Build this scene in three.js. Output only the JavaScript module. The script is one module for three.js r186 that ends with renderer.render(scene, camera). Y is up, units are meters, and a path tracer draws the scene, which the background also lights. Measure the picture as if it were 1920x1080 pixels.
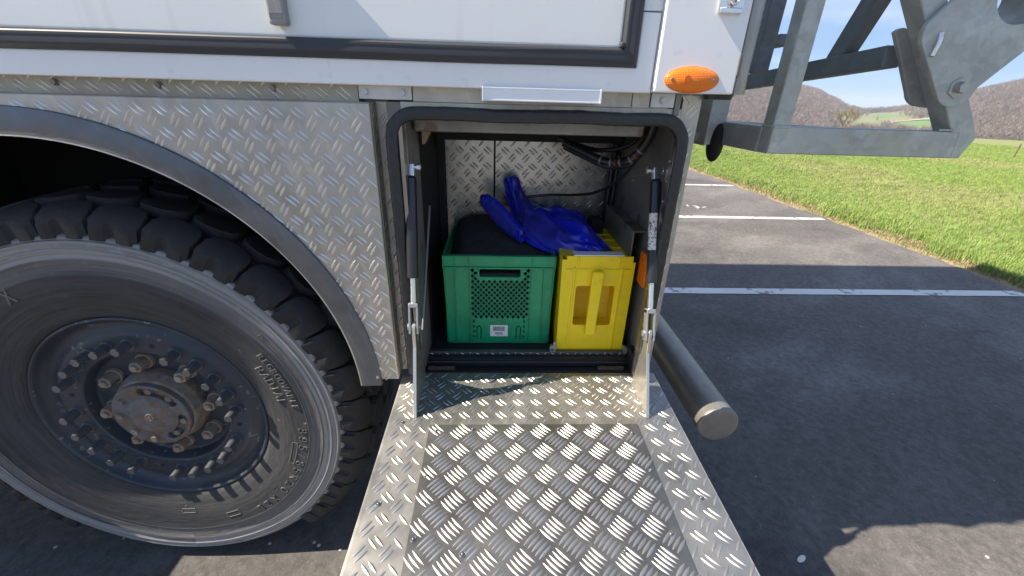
import * as THREE from 'three';
import { RoundedBoxGeometry } from 'three/addons/geometries/RoundedBoxGeometry.js';
import { mergeGeometries, mergeVertices, toCreasedNormals } from 'three/addons/utils/BufferGeometryUtils.js';
import { FontLoader } from 'three/addons/loaders/FontLoader.js';
import { TextGeometry } from 'three/addons/geometries/TextGeometry.js';

// ───────────────────────── camera, sky, sun, exposure ─────────────────────────
const scene = new THREE.Scene();
const camera = new THREE.PerspectiveCamera(69.71, 16 / 9, 0.05, 6000);
camera.position.set(0.9151, 1.3472, 0.8559);
camera.rotation.order = 'YXZ';
camera.rotation.set(-0.42925, -0.04617, 0.02848);

const SUN = new THREE.Vector3(-1, 1.03, 0.085).normalize();
const SUN_INTENSITY = 4.0, EXPOSURE = 2.95;

// seeded helpers
function rngOf(seed) { let a = seed >>> 0; return () => { a = (a + 0x6D2B79F5) | 0; let t = Math.imul(a ^ (a >>> 15), 1 | a); t = (t + Math.imul(t ^ (t >>> 7), 61 | t)) ^ t; return ((t ^ (t >>> 14)) >>> 0) / 4294967296; }; }
function hash(x, y, s) { let h = Math.imul(x | 0, 374761393) + Math.imul(y | 0, 668265263) + Math.imul(s | 0, 1442695041); h = Math.imul(h ^ (h >>> 13), 1274126177); return ((h ^ (h >>> 16)) >>> 0) / 4294967296; }
function vnoise(x, y, per, s) {                                   // value noise, periodic when per > 0
  const xi = Math.floor(x), yi = Math.floor(y); let fx = x - xi, fy = y - yi;
  fx = fx * fx * (3 - 2 * fx); fy = fy * fy * (3 - 2 * fy);
  const w = (v) => per ? ((v % per) + per) % per : v;
  const a = hash(w(xi), w(yi), s), b = hash(w(xi + 1), w(yi), s), c = hash(w(xi), w(yi + 1), s), d = hash(w(xi + 1), w(yi + 1), s);
  return a + (b - a) * fx + (c - a) * fy + (a - b - c + d) * fx * fy;
}
function fbm(x, y, oct, s, per = 0) { let v = 0, a = .5, n = 0; for (let i = 0; i < oct; i++) { v += a * vnoise(x, y, per, s + i * 17); n += a; x *= 2; y *= 2; if (per) per *= 2; a *= .5; } return v / n; }
const clamp = (v, a = 0, b = 1) => Math.min(b, Math.max(a, v));
const sstep = (a, b, v) => { const t = clamp((v - a) / (b - a)); return t * t * (3 - 2 * t); };
const mix = (a, b, t) => a + (b - a) * t;

// sky: clear spring blue with thin high cloud
{
  const W = 1024, H = 512, data = new Float32Array(W * H * 4);
  for (let j = 0; j < H; j++) for (let i = 0; i < W; i++) {
    const th = ((i + .5) / W - .5) * 2 * Math.PI, el = ((j + .5) / H - .5) * Math.PI;
    const dx = Math.cos(el) * Math.cos(th), dy = Math.sin(el), dz = Math.cos(el) * Math.sin(th);
    const e = Math.max(dy, 0), k = Math.pow(1 - e, 4.5);
    let r = mix(.046, .150, k), g = mix(.096, .258, k), b = mix(.210, .40, k);
    if (dy < 0) { const q = clamp(-dy * 6); r = mix(r, .10, q); g = mix(g, .10, q); b = mix(b, .09, q); }
    if (dy > -.02) {
      const hh = Math.max(dy, 0) + .09, px = dx / hh, pz = dz / hh;
      let c = fbm(px * .55 + 3.1 + .5 * fbm(px * .4, pz * .4, 3, 9), pz * 1.2 + 7.7, 6, 5);
      c = sstep(.42, .66, c) * .72 * (0.25 + 0.75 * sstep(.02, .10, dy));
      const wisp = sstep(.5, .85, fbm(px * .3 + 20, pz * .3, 4, 77)) * .35; c = clamp(c + wisp);
      r = mix(r, .29, c); g = mix(g, .33, c); b = mix(b, .42, c);
    }
    const s = dx * SUN.x + dy * SUN.y + dz * SUN.z, gl = Math.pow(Math.max(s, 0), 24) * .35 + Math.pow(Math.max(s, 0), 4) * .06;
    const o = (j * W + i) * 4; data[o] = r + gl; data[o + 1] = g + gl * .95; data[o + 2] = b + gl * .85; data[o + 3] = 1;
  }
  const t = new THREE.DataTexture(data, W, H, THREE.RGBAFormat, THREE.FloatType);
  t.mapping = THREE.EquirectangularReflectionMapping; t.magFilter = t.minFilter = THREE.LinearFilter; t.wrapS = THREE.RepeatWrapping; t.needsUpdate = true;
  scene.background = t; scene.environment = t;
}
const sun = new THREE.DirectionalLight(0xfff1dc, SUN_INTENSITY);
sun.position.copy(SUN).multiplyScalar(60); sun.castShadow = true; sun.shadow.mapSize.set(4096, 4096);
Object.assign(sun.shadow.camera, { left: -16, right: 16, top: 16, bottom: -16, near: 1, far: 140 });
scene.add(sun, sun.target);
scene.fog = new THREE.FogExp2(0xc4d0de, 0.00042);

const renderer = new THREE.WebGLRenderer({ antialias: true });
renderer.toneMapping = THREE.LinearToneMapping; renderer.toneMappingExposure = EXPOSURE;
renderer.shadowMap.enabled = true; renderer.shadowMap.type = THREE.PCFSoftShadowMap;

// ───────────────────────── textures ─────────────────────────
const toS = (v) => { v = clamp(v); return v <= .0031308 ? v * 12.92 : 1.055 * Math.pow(v, 1 / 2.4) - .055; };
function colTex(n, fn, rep = 1, m = n) {
  const d = new Uint8Array(n * m * 4);
  for (let j = 0; j < m; j++) for (let i = 0; i < n; i++) { const c = fn(i / n, j / m, i, j), o = (j * n + i) * 4; d[o] = toS(c[0]) * 255; d[o + 1] = toS(c[1]) * 255; d[o + 2] = toS(c[2]) * 255; d[o + 3] = 255; }
  const t = new THREE.DataTexture(d, n, m); t.colorSpace = THREE.SRGBColorSpace; return fin(t, rep);
}
function datTex(n, fn, rep = 1, m = n) {
  const d = new Uint8Array(n * m * 4);
  for (let j = 0; j < m; j++) for (let i = 0; i < n; i++) { const c = clamp(fn(i / n, j / m, i, j)) * 255, o = (j * n + i) * 4; d[o] = d[o + 1] = d[o + 2] = c; d[o + 3] = 255; }
  return fin(new THREE.DataTexture(d, n, m), rep);
}
function fin(t, rep) { t.wrapS = t.wrapT = THREE.RepeatWrapping; t.magFilter = THREE.LinearFilter; t.minFilter = THREE.LinearMipmapLinearFilter; t.generateMipmaps = true; t.repeat.set(rep, rep); t.needsUpdate = true; return t; }
const std = (o) => new THREE.MeshStandardMaterial({ side: THREE.DoubleSide, ...o });
const lin = (r, g, b) => new THREE.Color().setRGB(r, g, b);

// asphalt: 2.6 m tile
const asphaltMap = colTex(1024, (u, v, i, j) => {
  const f = fbm(u * 128, v * 128, 3, 3, 128), m = fbm(u * 8, v * 8, 4, 8, 8), st = hash(i >> 1, j >> 1, 44), speck = hash(i, j, 91);
  let c = .50 + (f - .5) * .36 + (m - .5) * .12 + (hash(i, j, 7) - .5) * .22; if (st > .975) c += .18; if (speck > .9985) c += .6;
  const w = sstep(.62, .85, fbm(u * 16 + v * 5, v * 16, 3, 61, 0)) * .0;
  c = clamp(c + w, .12, 1.4); return [.232 * c, .220 * c, .214 * c];
}, 1 / 2.6);
const asphaltBump = datTex(1024, (u, v, i, j) => fbm(u * 170, v * 170, 2, 13, 0) * .7 + hash(i >> 2, j >> 2, 3) * .3, 1 / 2.6);
// aluminium: smears and dull patches
const aluMap = colTex(1024, (u, v) => {
  const a = fbm(u * 6, v * 6, 5, 21, 6), b = fbm(u * 40, v * 40, 3, 5, 40), s = sstep(.58, .75, fbm(u * 14, v * 14, 4, 33, 14));
  const sc = sstep(.70, .76, fbm(u * 90 + v * 30, v * 14 - u * 5, 2, 44, 0)) * .10; const c = .90 + (a - .5) * .34 + (b - .5) * .18 - s * .10 + sc; return [c * .99, c * .975, c * .94];
}, 1 / .9);
const aluRough = datTex(512, (u, v) => .46 + (fbm(u * 8, v * 8, 5, 71, 8) - .5) * .35 + (fbm(u * 60, v * 60, 2, 7, 60) - .5) * .12, 1 / .6);
// galvanised spangle
function worley(x, y, per, s) { const xi = Math.floor(x), yi = Math.floor(y); let d = 9, id = 0; for (let a = -1; a < 2; a++) for (let b = -1; b < 2; b++) { const cx = xi + a, cy = yi + b, wx = ((cx % per) + per) % per, wy = ((cy % per) + per) % per; const px = cx + hash(wx, wy, s), py = cy + hash(wx, wy, s + 1), q = (px - x) ** 2 + (py - y) ** 2; if (q < d) { d = q; id = hash(wx, wy, s + 2); } } return id; }
const galvMap = colTex(512, (u, v) => {
  const q = worley(u * 26 + fbm(u * 30, v * 30, 2, 4, 30) * 1.2, v * 26 + fbm(u * 30, v * 30, 2, 6, 30) * 1.2, 26, 2), a = fbm(u * 5, v * 5, 4, 9, 5), w = sstep(.6, .72, fbm(u * 9, v * 9, 4, 19, 9));
  const c = .43 + (q - .5) * .075 + (a - .5) * .16 + w * .05; const br = sstep(.60, .75, fbm(u * 4, v * 7, 4, 66, 0)) * .5; return [c * mix(.955, .95, br), c * mix(1, .86, br), c * mix(.945, .68, br)];
}, 1 / .42);
const galvRough = datTex(256, (u, v) => .5 + (worley(u * 18, v * 18, 18, 2) - .5) * .2, 1 / .42);
// painted white with faint grime
const whiteMap = colTex(512, (u, v) => {
  const a = fbm(u * 4, v * 4, 5, 3, 4), sp = sstep(.80, .86, fbm(u * 64, v * 64, 2, 15, 64));
  const c = .88 + (a - .5) * .08 - sp * .05; return [c * .965, c * .985, c];
}, 1 / 1.1);
const whiteWet = colTex(512, (u, v) => {
  const a = fbm(u * 4, v * 4, 5, 43, 4), d = sstep(.62, .8, fbm(u * 12, v * 5, 4, 5, 0)) * .06 + sstep(.60, .8, fbm(u * 46, v * 2.5, 3, 15, 0)) * .07;
  const c = .86 + (a - .5) * .10 - d; return [c * .955, c * .99, c * .98];
}, 1 / 1.3);
// dusty dark steel
const steelMap = colTex(512, (u, v) => {
  const a = fbm(u * 6, v * 6, 5, 83, 6), b = fbm(u * 50, v * 50, 2, 3, 50), r = sstep(.63, .78, fbm(u * 9, v * 9, 4, 29, 9));
  const c = .25 + (a - .5) * .15 + (b - .5) * .05; return [mix(c, .17, r), mix(c * .98, .13, r), mix(c * .93, .10, r)];
}, 1 / .5);
const rustMap = colTex(256, (u, v) => {
  const a = fbm(u * 8, v * 8, 5, 13, 8), b = sstep(.45, .7, fbm(u * 5, v * 5, 4, 53, 5));
  const c = .55 + a * .9; return [mix(.21, .19, b) * c, mix(.155, .18, b) * c, mix(.115, .165, b) * c];
}, 1 / .12);
const tyreMap = colTex(2048, (u, v) => {                            // u round the tyre, v along the profile
  const streak = fbm(u * 24, v * 220, 4, 3, 0), m = fbm(u * 10, v * 16, 5, 77, 0), x = Math.min(u, 1 - u) < .002 ? .5 : streak;
  const scuff = sstep(.6, .8, fbm(u * 140, v * 60, 3, 31, 0));
  const band = sstep(.37, .43, v) * (1 - sstep(.63, .68, v)), low = sstep(.19, .30, v) * (1 - sstep(.63, .66, v));
  const ln = [12.4 / 36, 15.2 / 36, 18.3 / 36, 20.3 / 36, 22.4 / 36].reduce((a, q) => a + Math.exp(-(((v - q) / .0045) ** 2)), 0); const dusty = clamp(.10 + low * .30 + band * .86), k = clamp(dusty * (.45 + .95 * m) + (x - .5) * .42 * (.25 + dusty) + scuff * .22 * dusty - ln * .42);
  return [mix(.015, .27, k), mix(.0165, .266, k), mix(.020, .256, k)];
}, 1, 1024);
const treadMap = colTex(256, (u, v) => { const a = fbm(u * 5, v * 5, 5, 3, 5), k = clamp((a - .3) * 1.3); return [mix(.012, .032, k), mix(.0125, .032, k), mix(.014, .032, k)]; }, 1 / .3);
const rimMap = colTex(512, (u, v) => {
  const a = fbm(u * 6, v * 6, 5, 8, 6), chip = sstep(.73, .80, fbm(u * 34, v * 34, 3, 58, 34)) * sstep(.4, .6, fbm(u * 5, v * 5, 3, 4, 5)), c = .8 + a * .45;
  return [mix(.038 * c, .15, chip), mix(.046 * c, .16, chip), mix(.059 * c, .175, chip)];
}, 1 / .42);
const grainBump = datTex(256, (u, v) => fbm(u * 40, v * 40, 3, 6, 40), 1 / .12);
const dirtMap = colTex(256, (u, v, i, j) => { const a = fbm(u * 12, v * 12, 4, 6, 12), s = hash(i, j, 12) > .992 ? .2 : 0, c = .028 + a * .034 + s * .4; return [c, c, c]; }, 1 / .25);
const plastic = (r, g, b, s, wear = 1) => colTex(256, (u, v) => { const a = fbm(u * 6, v * 6, 5, s, 6), w = sstep(.60, .8, fbm(u * 30, v * 6, 3, s + 3, 0)) * 3 + sstep(.66, .74, fbm(u * 9, v * 22, 4, s + 9, 0)) * 5, c = .97 + wear * ((a - .5) * .42 - .14 * sstep(.55, .75, fbm(u * 4, v * 4, 4, s + 21, 4))); return [mix(r * c, .35, w * .015), mix(g * c, .35, w * .015), mix(b * c, .3, w * .015)]; }, 1 / .22);

const M = {
  asphalt: std({ map: asphaltMap, bumpMap: asphaltBump, bumpScale: .0014, roughness: .88, vertexColors: true }),
  paint: std({ color: lin(.66, .66, .65), roughness: .75, bumpMap: asphaltBump, bumpScale: .002, map: colTex(512, (u, v) => { const d = sstep(.66, .76, fbm(u * 26, v * 26, 4, 6, 26)), c = 1 - .14 * fbm(u * 8, v * 8, 3, 2, 8); return [mix(c, .35, d), mix(c, .34, d), mix(c, .33, d)]; }, 1 / 1.4) }),
  alu: std({ color: lin(.53, .52, .495), map: aluMap, roughnessMap: aluRough, roughness: 1, metalness: .75 }),
  flap: std({ color: lin(.42, .42, .415), map: aluMap, roughnessMap: aluRough, roughness: 1, metalness: .84 }), inset: std({ color: lin(.235, .24, .245), map: aluMap, roughnessMap: aluRough, roughness: .95, metalness: .86 }), flapLug: std({ color: lin(.46, .46, .455), roughness: .46, metalness: .9 }),
  lug: std({ color: lin(.65, .64, .61), roughness: .31, metalness: .86 }),
  aluIn: std({ color: lin(.50, .50, .475), map: aluMap, roughness: .30, metalness: .93 }),
  aluTrim: std({ color: lin(.62, .63, .65), map: aluMap, roughness: .38, metalness: .75 }),
  archTrim: std({ color: lin(.17, .185, .21), map: aluMap, roughness: .40, metalness: .75 }),
  steel: std({ map: steelMap, roughness: .5, metalness: .55 }),
  bright: std({ color: lin(.72, .72, .72), roughness: .25, metalness: .95 }),
  inox: std({ color: lin(.36, .345, .32), map: aluMap, roughness: .33, metalness: .9 }),
  galv: std({ map: galvMap, roughnessMap: galvRough, roughness: 1, metalness: .35 }),
  white: std({ map: whiteMap, roughness: .38 }), door: std({ map: whiteWet, roughness: .42 }),
  rubber: std({ color: lin(.036, .040, .049), roughness: .55 }),
  seal: std({ color: lin(.021, .0235, .027), roughness: .42, bumpMap: datTex(256, (u, v) => .5 + .5 * Math.sin((u + v + .06 * fbm(u * 4, v * 4, 3, 5, 4)) * Math.PI * 2) * (.4 + .6 * fbm(u * 3, v * 3, 3, 8, 3)), 1 / .026), bumpScale: .0011 }),
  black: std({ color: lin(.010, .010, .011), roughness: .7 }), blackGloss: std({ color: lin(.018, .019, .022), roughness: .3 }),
  tyre: std({ map: tyreMap, roughness: .8, bumpMap: datTex(512, (u, v) => fbm(u * 120, v * 160, 3, 3, 0), 1), bumpScale: .0010 }),
  tread: std({ map: treadMap, roughness: .72, bumpMap: grainBump, bumpScale: .0006 }),
  letter: std({ color: lin(.11, .108, .102), roughness: .6 }),
  rim: std({ map: rimMap, roughness: .48, metalness: .15 }), bolt: std({ color: lin(.13, .14, .155), roughness: .36, metalness: .55 }), nut: std({ map: rustMap, color: lin(1.35, 1.35, 1.36), roughness: .7, metalness: .2, bumpMap: grainBump, bumpScale: .001 }),
  rust: std({ map: rustMap, roughness: .8, metalness: .2, bumpMap: grainBump, bumpScale: .001 }),
  hub: std({ roughness: .62, metalness: .2, bumpMap: grainBump, bumpScale: .0008, map: colTex(256, (u, v) => { const r = sstep(.42, .62, fbm(u * 7, v * 7, 5, 91, 7)), c = .8 + fbm(u * 20, v * 20, 3, 4, 20) * .5; return [mix(.125, .135, r) * c, mix(.128, .102, r) * c, mix(.130, .078, r) * c]; }, 1 / .16) }),
  green: std({ map: plastic(.006, .31, .125, 4), roughness: .36 }), yellow: std({ map: plastic(.95, .70, .004, 14, .35), roughness: .45 }),
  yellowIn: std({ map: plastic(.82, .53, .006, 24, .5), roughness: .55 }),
  amber: new THREE.MeshPhysicalMaterial({ color: lin(.92, .215, .004), roughness: .34, clearcoat: .25, clearcoatRoughness: .2, side: THREE.DoubleSide, bumpMap: datTex(128, (u, v, i, j) => (i % 16 < 8 ? 1 : 0) * .5 + (j % 16 < 8 ? 1 : 0) * .5, 1 / .022), bumpScale: .0008 }),
  red: std({ color: lin(.45, .012, .016), roughness: .3 }),
  tarp: new THREE.MeshPhysicalMaterial({ side: THREE.DoubleSide, clearcoat: .35, clearcoatRoughness: .3, bumpMap: datTex(256, (u, v) => { const a = fbm(u * 5, v * 5, 4, 23, 5), b = fbm(u * 9 + 4, v * 4, 3, 41, 0); return .5 + .5 * (Math.abs(a - .5) * 2 - Math.abs(b - .5) * 2); }, 1), bumpScale: .005, roughness: .30, map: colTex(512, (u, v) => { const a = fbm(u * 6, v * 6, 5, 7, 6), d = sstep(.46, .68, fbm(u * 3 + v * 2, v * 6, 5, 37, 0)) * .62; return [mix(.006 + a * .005, .11, d * .6), mix(.016 + a * .012, .11, d * .6), mix(.50 + a * .18, .22, d * .6)]; }, 1) }),
  mat: std({ map: dirtMap, roughness: .9, bumpMap: grainBump, bumpScale: .002 }),
  wood: std({ color: lin(.34, .25, .16), roughness: .8 }), sticker: std({ color: lin(.62, .60, .57), roughness: .5 }),
  leaf: std({ color: lin(.62, .64, .58), roughness: .6 }), pin: std({ color: lin(.42, .42, .41), roughness: .38, metalness: .75 }),
};

// ───────────────────────── building helpers ─────────────────────────
const used = new Map();
function numbered(n) { const k = used.get(n) ?? 0; used.set(n, k + 1); return k ? n + '_' + String(k).padStart(3, '0') : n; }
function boxUV(g) {
  const p = g.attributes.position, n = g.attributes.normal, uv = new Float32Array(p.count * 2);
  for (let i = 0; i < p.count; i += 3) {
    let ax = 0, ay = 0, az = 0; for (let k = 0; k < 3; k++) { ax += Math.abs(n.getX(i + k)); ay += Math.abs(n.getY(i + k)); az += Math.abs(n.getZ(i + k)); }
    for (let k = 0; k < 3; k++) { const q = i + k; let u, v; if (ay >= ax && ay >= az) { u = p.getX(q); v = p.getZ(q); } else if (ax >= az) { u = p.getZ(q); v = p.getY(q); } else { u = p.getX(q); v = p.getY(q); } uv[q * 2] = u; uv[q * 2 + 1] = v; }
  }
  g.setAttribute('uv', new THREE.BufferAttribute(uv, 2)); return g;
}
function join(gs, keepUV) {
  gs = (Array.isArray(gs) ? gs : [gs]).map((g) => { g = g.index ? g.toNonIndexed() : g; if (!g.attributes.normal) g.computeVertexNormals(); for (const a of Object.keys(g.attributes)) if (!['position', 'normal', 'uv'].includes(a)) g.deleteAttribute(a); if (!g.attributes.uv) g.setAttribute('uv', new THREE.BufferAttribute(new Float32Array(g.attributes.position.count * 2), 2)); return g; });
  const g = gs.length > 1 ? mergeGeometries(gs) : gs[0];
  return keepUV ? g : boxUV(g);
}
function mk(name, gs, mat, parent, o = {}) {
  const m = new THREE.Mesh(join(gs, o.keepUV), mat); m.name = parent ? name : numbered(name); m.castShadow = m.receiveShadow = true;
  if (o.label) m.userData.label = o.label; if (o.kind) m.userData.kind = o.kind; if (o.category) m.userData.category = o.category; if (o.group) m.userData.group = o.group;
  (parent ?? scene).add(m); return m;
}
function part(name, parent, pos = [0, 0, 0], label) { const g = new THREE.Group(); g.name = name; g.position.set(...pos); if (label) g.userData.label = label; parent.add(g); return g; }
function thing(name, label, category, pos = [0, 0, 0], group) { const g = new THREE.Group(); g.name = numbered(name); g.position.set(...pos); g.userData = { label, category }; if (group) g.userData.group = group; scene.add(g); return g; }
const bx = (x0, x1, y0, y1, z0, z1, r = .0015) => { const w = x1 - x0, h = y1 - y0, d = z1 - z0; const g = r > 0 ? new RoundedBoxGeometry(w, h, d, 2, Math.min(r, w * .45, h * .45, d * .45)) : new THREE.BoxGeometry(w, h, d); return g.translate((x0 + x1) / 2, (y0 + y1) / 2, (z0 + z1) / 2); };
const V3 = (a) => new THREE.Vector3(...a);
function rod(a, b, r, seg = 16, r2 = r) { a = V3(a); b = V3(b); const d = b.clone().sub(a), g = new THREE.CylinderGeometry(r2, r, d.length(), seg); g.applyQuaternion(new THREE.Quaternion().setFromUnitVectors(new THREE.Vector3(0, 1, 0), d.clone().normalize())); return g.translate((a.x + b.x) / 2, (a.y + b.y) / 2, (a.z + b.z) / 2); }
function beam(a, b, w, h, r = .003, up = [0, 1, 0]) {              // rectangular tube from a to b, w across, h along "up"
  a = V3(a); b = V3(b); const d = b.clone().sub(a), L = d.length(); d.normalize(); let s = new THREE.Vector3().crossVectors(V3(up), d).normalize(); const u = new THREE.Vector3().crossVectors(d, s);
  const g = new RoundedBoxGeometry(w, h, L, 2, r); const m = new THREE.Matrix4().makeBasis(s, u, d); g.applyMatrix4(m); return g.translate((a.x + b.x) / 2, (a.y + b.y) / 2, (a.z + b.z) / 2);
}
function pipe(pts, r, seg = 48, rad = 10) { return new THREE.TubeGeometry(new THREE.CatmullRomCurve3(pts.map(V3)), seg, r, rad, false); }
function plate(pts, z0, z1, holes = [], bev = .001) {
  const s = pts instanceof THREE.Shape ? pts : new THREE.Shape(pts.map((p) => new THREE.Vector2(...p))); for (const h of holes) s.holes.push(h instanceof THREE.Path ? h : new THREE.Path(h.map((p) => new THREE.Vector2(...p))));
  const g = new THREE.ExtrudeGeometry(s, { depth: z1 - z0 - 2 * bev, bevelEnabled: bev > 0, bevelThickness: bev, bevelSize: bev, bevelOffset: -bev, bevelSegments: 2, curveSegments: 24 }); return g.translate(0, 0, z0 + bev);
}
function roundRect(x0, x1, y0, y1, r) { const s = new THREE.Shape(); s.moveTo(x0 + r, y0); s.lineTo(x1 - r, y0); s.absarc(x1 - r, y0 + r, r, -Math.PI / 2, 0); s.lineTo(x1, y1 - r); s.absarc(x1 - r, y1 - r, r, 0, Math.PI / 2); s.lineTo(x0 + r, y1); s.absarc(x0 + r, y1 - r, r, Math.PI / 2, Math.PI); s.lineTo(x0, y0 + r); s.absarc(x0 + r, y0 + r, r, Math.PI, Math.PI * 1.5); return s; }
const zTo = (g, axis) => axis === 'x' ? g.rotateZ(-Math.PI / 2) : g.rotateX(Math.PI / 2);
function hexBolt(x, y, z, r, len, round = .6) { const a = new THREE.CylinderGeometry(r * .9, r, len, 6).rotateX(Math.PI / 2).rotateZ(round).translate(x, y, z + len / 2), b = new THREE.CylinderGeometry(r * 1.25, r * 1.25, len * .25, 20).rotateX(Math.PI / 2).translate(x, y, z + len * .125); return [b, a]; }
const fx = (g) => g.toNonIndexed ? g : g;

// raised lugs of chequer plate, real relief on the sheet (stuff: a plate carries hundreds)
function lugGeometry(L, W, H) {
  const nu = 9, nv = 5, pos = [], idx = [];
  for (let i = 0; i < nu; i++) { const u = i / (nu - 1) * 2 - 1, w = W * Math.pow(1 - u * u, .85) + .00005, h = H * Math.pow(1 - u * u, .55); for (let j = 0; j < nv; j++) { const v = j / (nv - 1) * 2 - 1; pos.push(u * L / 2, v * w / 2, h * (1 - v * v) - .0001); } }
  for (let i = 0; i < nu - 1; i++) for (let j = 0; j < nv - 1; j++) { const a = i * nv + j, b = a + nv; idx.push(a, b, a + 1, b, b + 1, a + 1); }
  const g = new THREE.BufferGeometry(); g.setAttribute('position', new THREE.Float32BufferAttribute(pos, 3)); g.setIndex(idx); g.computeVertexNormals(); return g;
}
const lugG = lugGeometry(.0285, .0062, .0020), barG = lugGeometry(.0345, .0060, .0019);
function lugs(parent, geo, list, mat, toWorld) {                   // list of [x, y, angle] on the panel plane
  const im = new THREE.InstancedMesh(geo, mat, list.length), m = new THREE.Matrix4(), r = new THREE.Matrix4();
  list.forEach(([x, y, a, s = 1], i) => { m.makeRotationZ(a); m.scale(new THREE.Vector3(s, s, s)); m.setPosition(x, y, 0); im.setMatrixAt(i, r.multiplyMatrices(toWorld, m)); const w = clamp(.80 + .36 * fbm(x * 14 + 3, y * 14 + 9, 3, 12) + .12 * (hash(i, 3, 8) - .5), .7, 1.12); im.setColorAt(i, new THREE.Color().setRGB(w, w, w * .985)); });
  im.name = 'tread_lugs'; im.userData.kind = 'stuff'; im.castShadow = im.receiveShadow = true; parent.add(im); return im;
}
const D = Math.PI / 180;
function duett(x0, x1, y0, y1, ox, oy, keep = () => true, seed = 1, p = .0418, aA = 57, aB = -43, q = .0415) {
  const out = [], R = rngOf(seed);
  for (let i = Math.floor((x0 - ox) / p) - 1; i <= (x1 - ox) / p + 1; i++) for (let j = Math.floor((y0 - oy) / q) - 1; j <= (y1 - oy) / q + 1; j++) for (const [hx, hy, an] of [[0, 0, aA], [.5, .45, aB]]) {
    const cx = ox + (i + hx) * p, cy = oy + (j + hy) * q, a = an * D, s = .0049;
    for (const k of [-1, 1]) { const x = cx - Math.sin(a) * s * k + Math.cos(a) * k * .0015, y = cy + Math.cos(a) * s * k + Math.sin(a) * k * .0015; if (x > x0 && x < x1 && y > y0 && y < y1 && keep(x, y)) out.push([x, y, a + (R() - .5) * .05, .97 + R() * .06]); }
  }
  return out;
}
const atZ = (z) => new THREE.Matrix4().makeTranslation(0, 0, z);

// ───────────────────────── ground, field, hills ─────────────────────────
const CX = .9, CZ = .86, EDGE = 5.35;
const RIDGE = [[-180, .4], [-60, 1.2], [0, 1.6], [15, 2.2], [24, 2.05], [28, 2.27], [30.4, 2.5], [33, 2.16], [35.5, 1.55], [37.1, .85], [38.7, .1], [40, -.2], [41.6, .02], [43.2, .3], [45.2, .95], [47.3, 1.66], [48.8, 2.06], [50, 2.4], [55, 3.3], [64, 4.2], [80, 3.2], [110, 1.8], [150, .8], [180, .4]];
function ridge(az) { for (let i = 1; i < RIDGE.length; i++) if (az <= RIDGE[i][0]) { const [a, b] = RIDGE[i - 1], [c, d] = RIDGE[i], t = (az - a) / (c - a); return mix(b, d, t * t * (3 - 2 * t) * .4 + t * .6); } return .4; }
function groundH(x, z) {
  const r = Math.hypot(x - CX, z - CZ), az = Math.atan2(x - CX, -(z - CZ)) / D;
  const edge = sstep(EDGE - .02, EDGE + .25, x);
  let y = x < EDGE && x > -40 ? -.03 : mix(-.03, .015, edge) + (fbm(x * .35, z * .35, 3, 5) - .5) * .10 * sstep(EDGE + .2, EDGE + 3, x);
  const fallStart = 24 + 5 * sstep(42, 52, az), drop = sstep(fallStart, fallStart + 190, r);
  const far = 1.35 - 3.5 + 720 * Math.tan(ridge(az) * D) + (fbm(x * .012, z * .012, 4, 31) - .5) * 7;
  const valley = -17 + (fbm(x * .01, z * .01, 3, 9) - .5) * 4;
  const rise = Math.pow(sstep(300, 720, r), .9);
  y = mix(y, valley, drop);
  y = mix(y, far, rise);
  if (r > 720) y = mix(far, far * .3 - 40, sstep(760, 2400, r));
  return y;
}
const woodAt = (x, z) => {
  const r = Math.hypot(x - CX, z - CZ), az = Math.atan2(x - CX, -(z - CZ)) / D, n = fbm(x * .013, z * .013, 4, 61), e = ridge(az);
  if (az < -20 || az > 75) return r > 380 ? .8 : 0;
  if (r < 250) return 0;
  if (az > 39.4 && az < 46 && r > 370 && r < 560 && fbm(x * .03, z * .03, 3, 44) < .55) return 0;
  const hill = sstep(.25, 1.2, e + (n - .5) * 1.2);
  const lowEdge = 330 + (n - .5) * 130;
  const w = hill * sstep(lowEdge, lowEdge + 25, r);
  const clump = sstep(.60, .65, fbm(x * .03, z * .03, 3, 97)) * sstep(320, 360, r) * .8;
  return Math.max(w, clump, sstep(696, 712, r) * (1 - sstep(735, 750, r)) * .8 * sstep(.40, .50, n));
};
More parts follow.
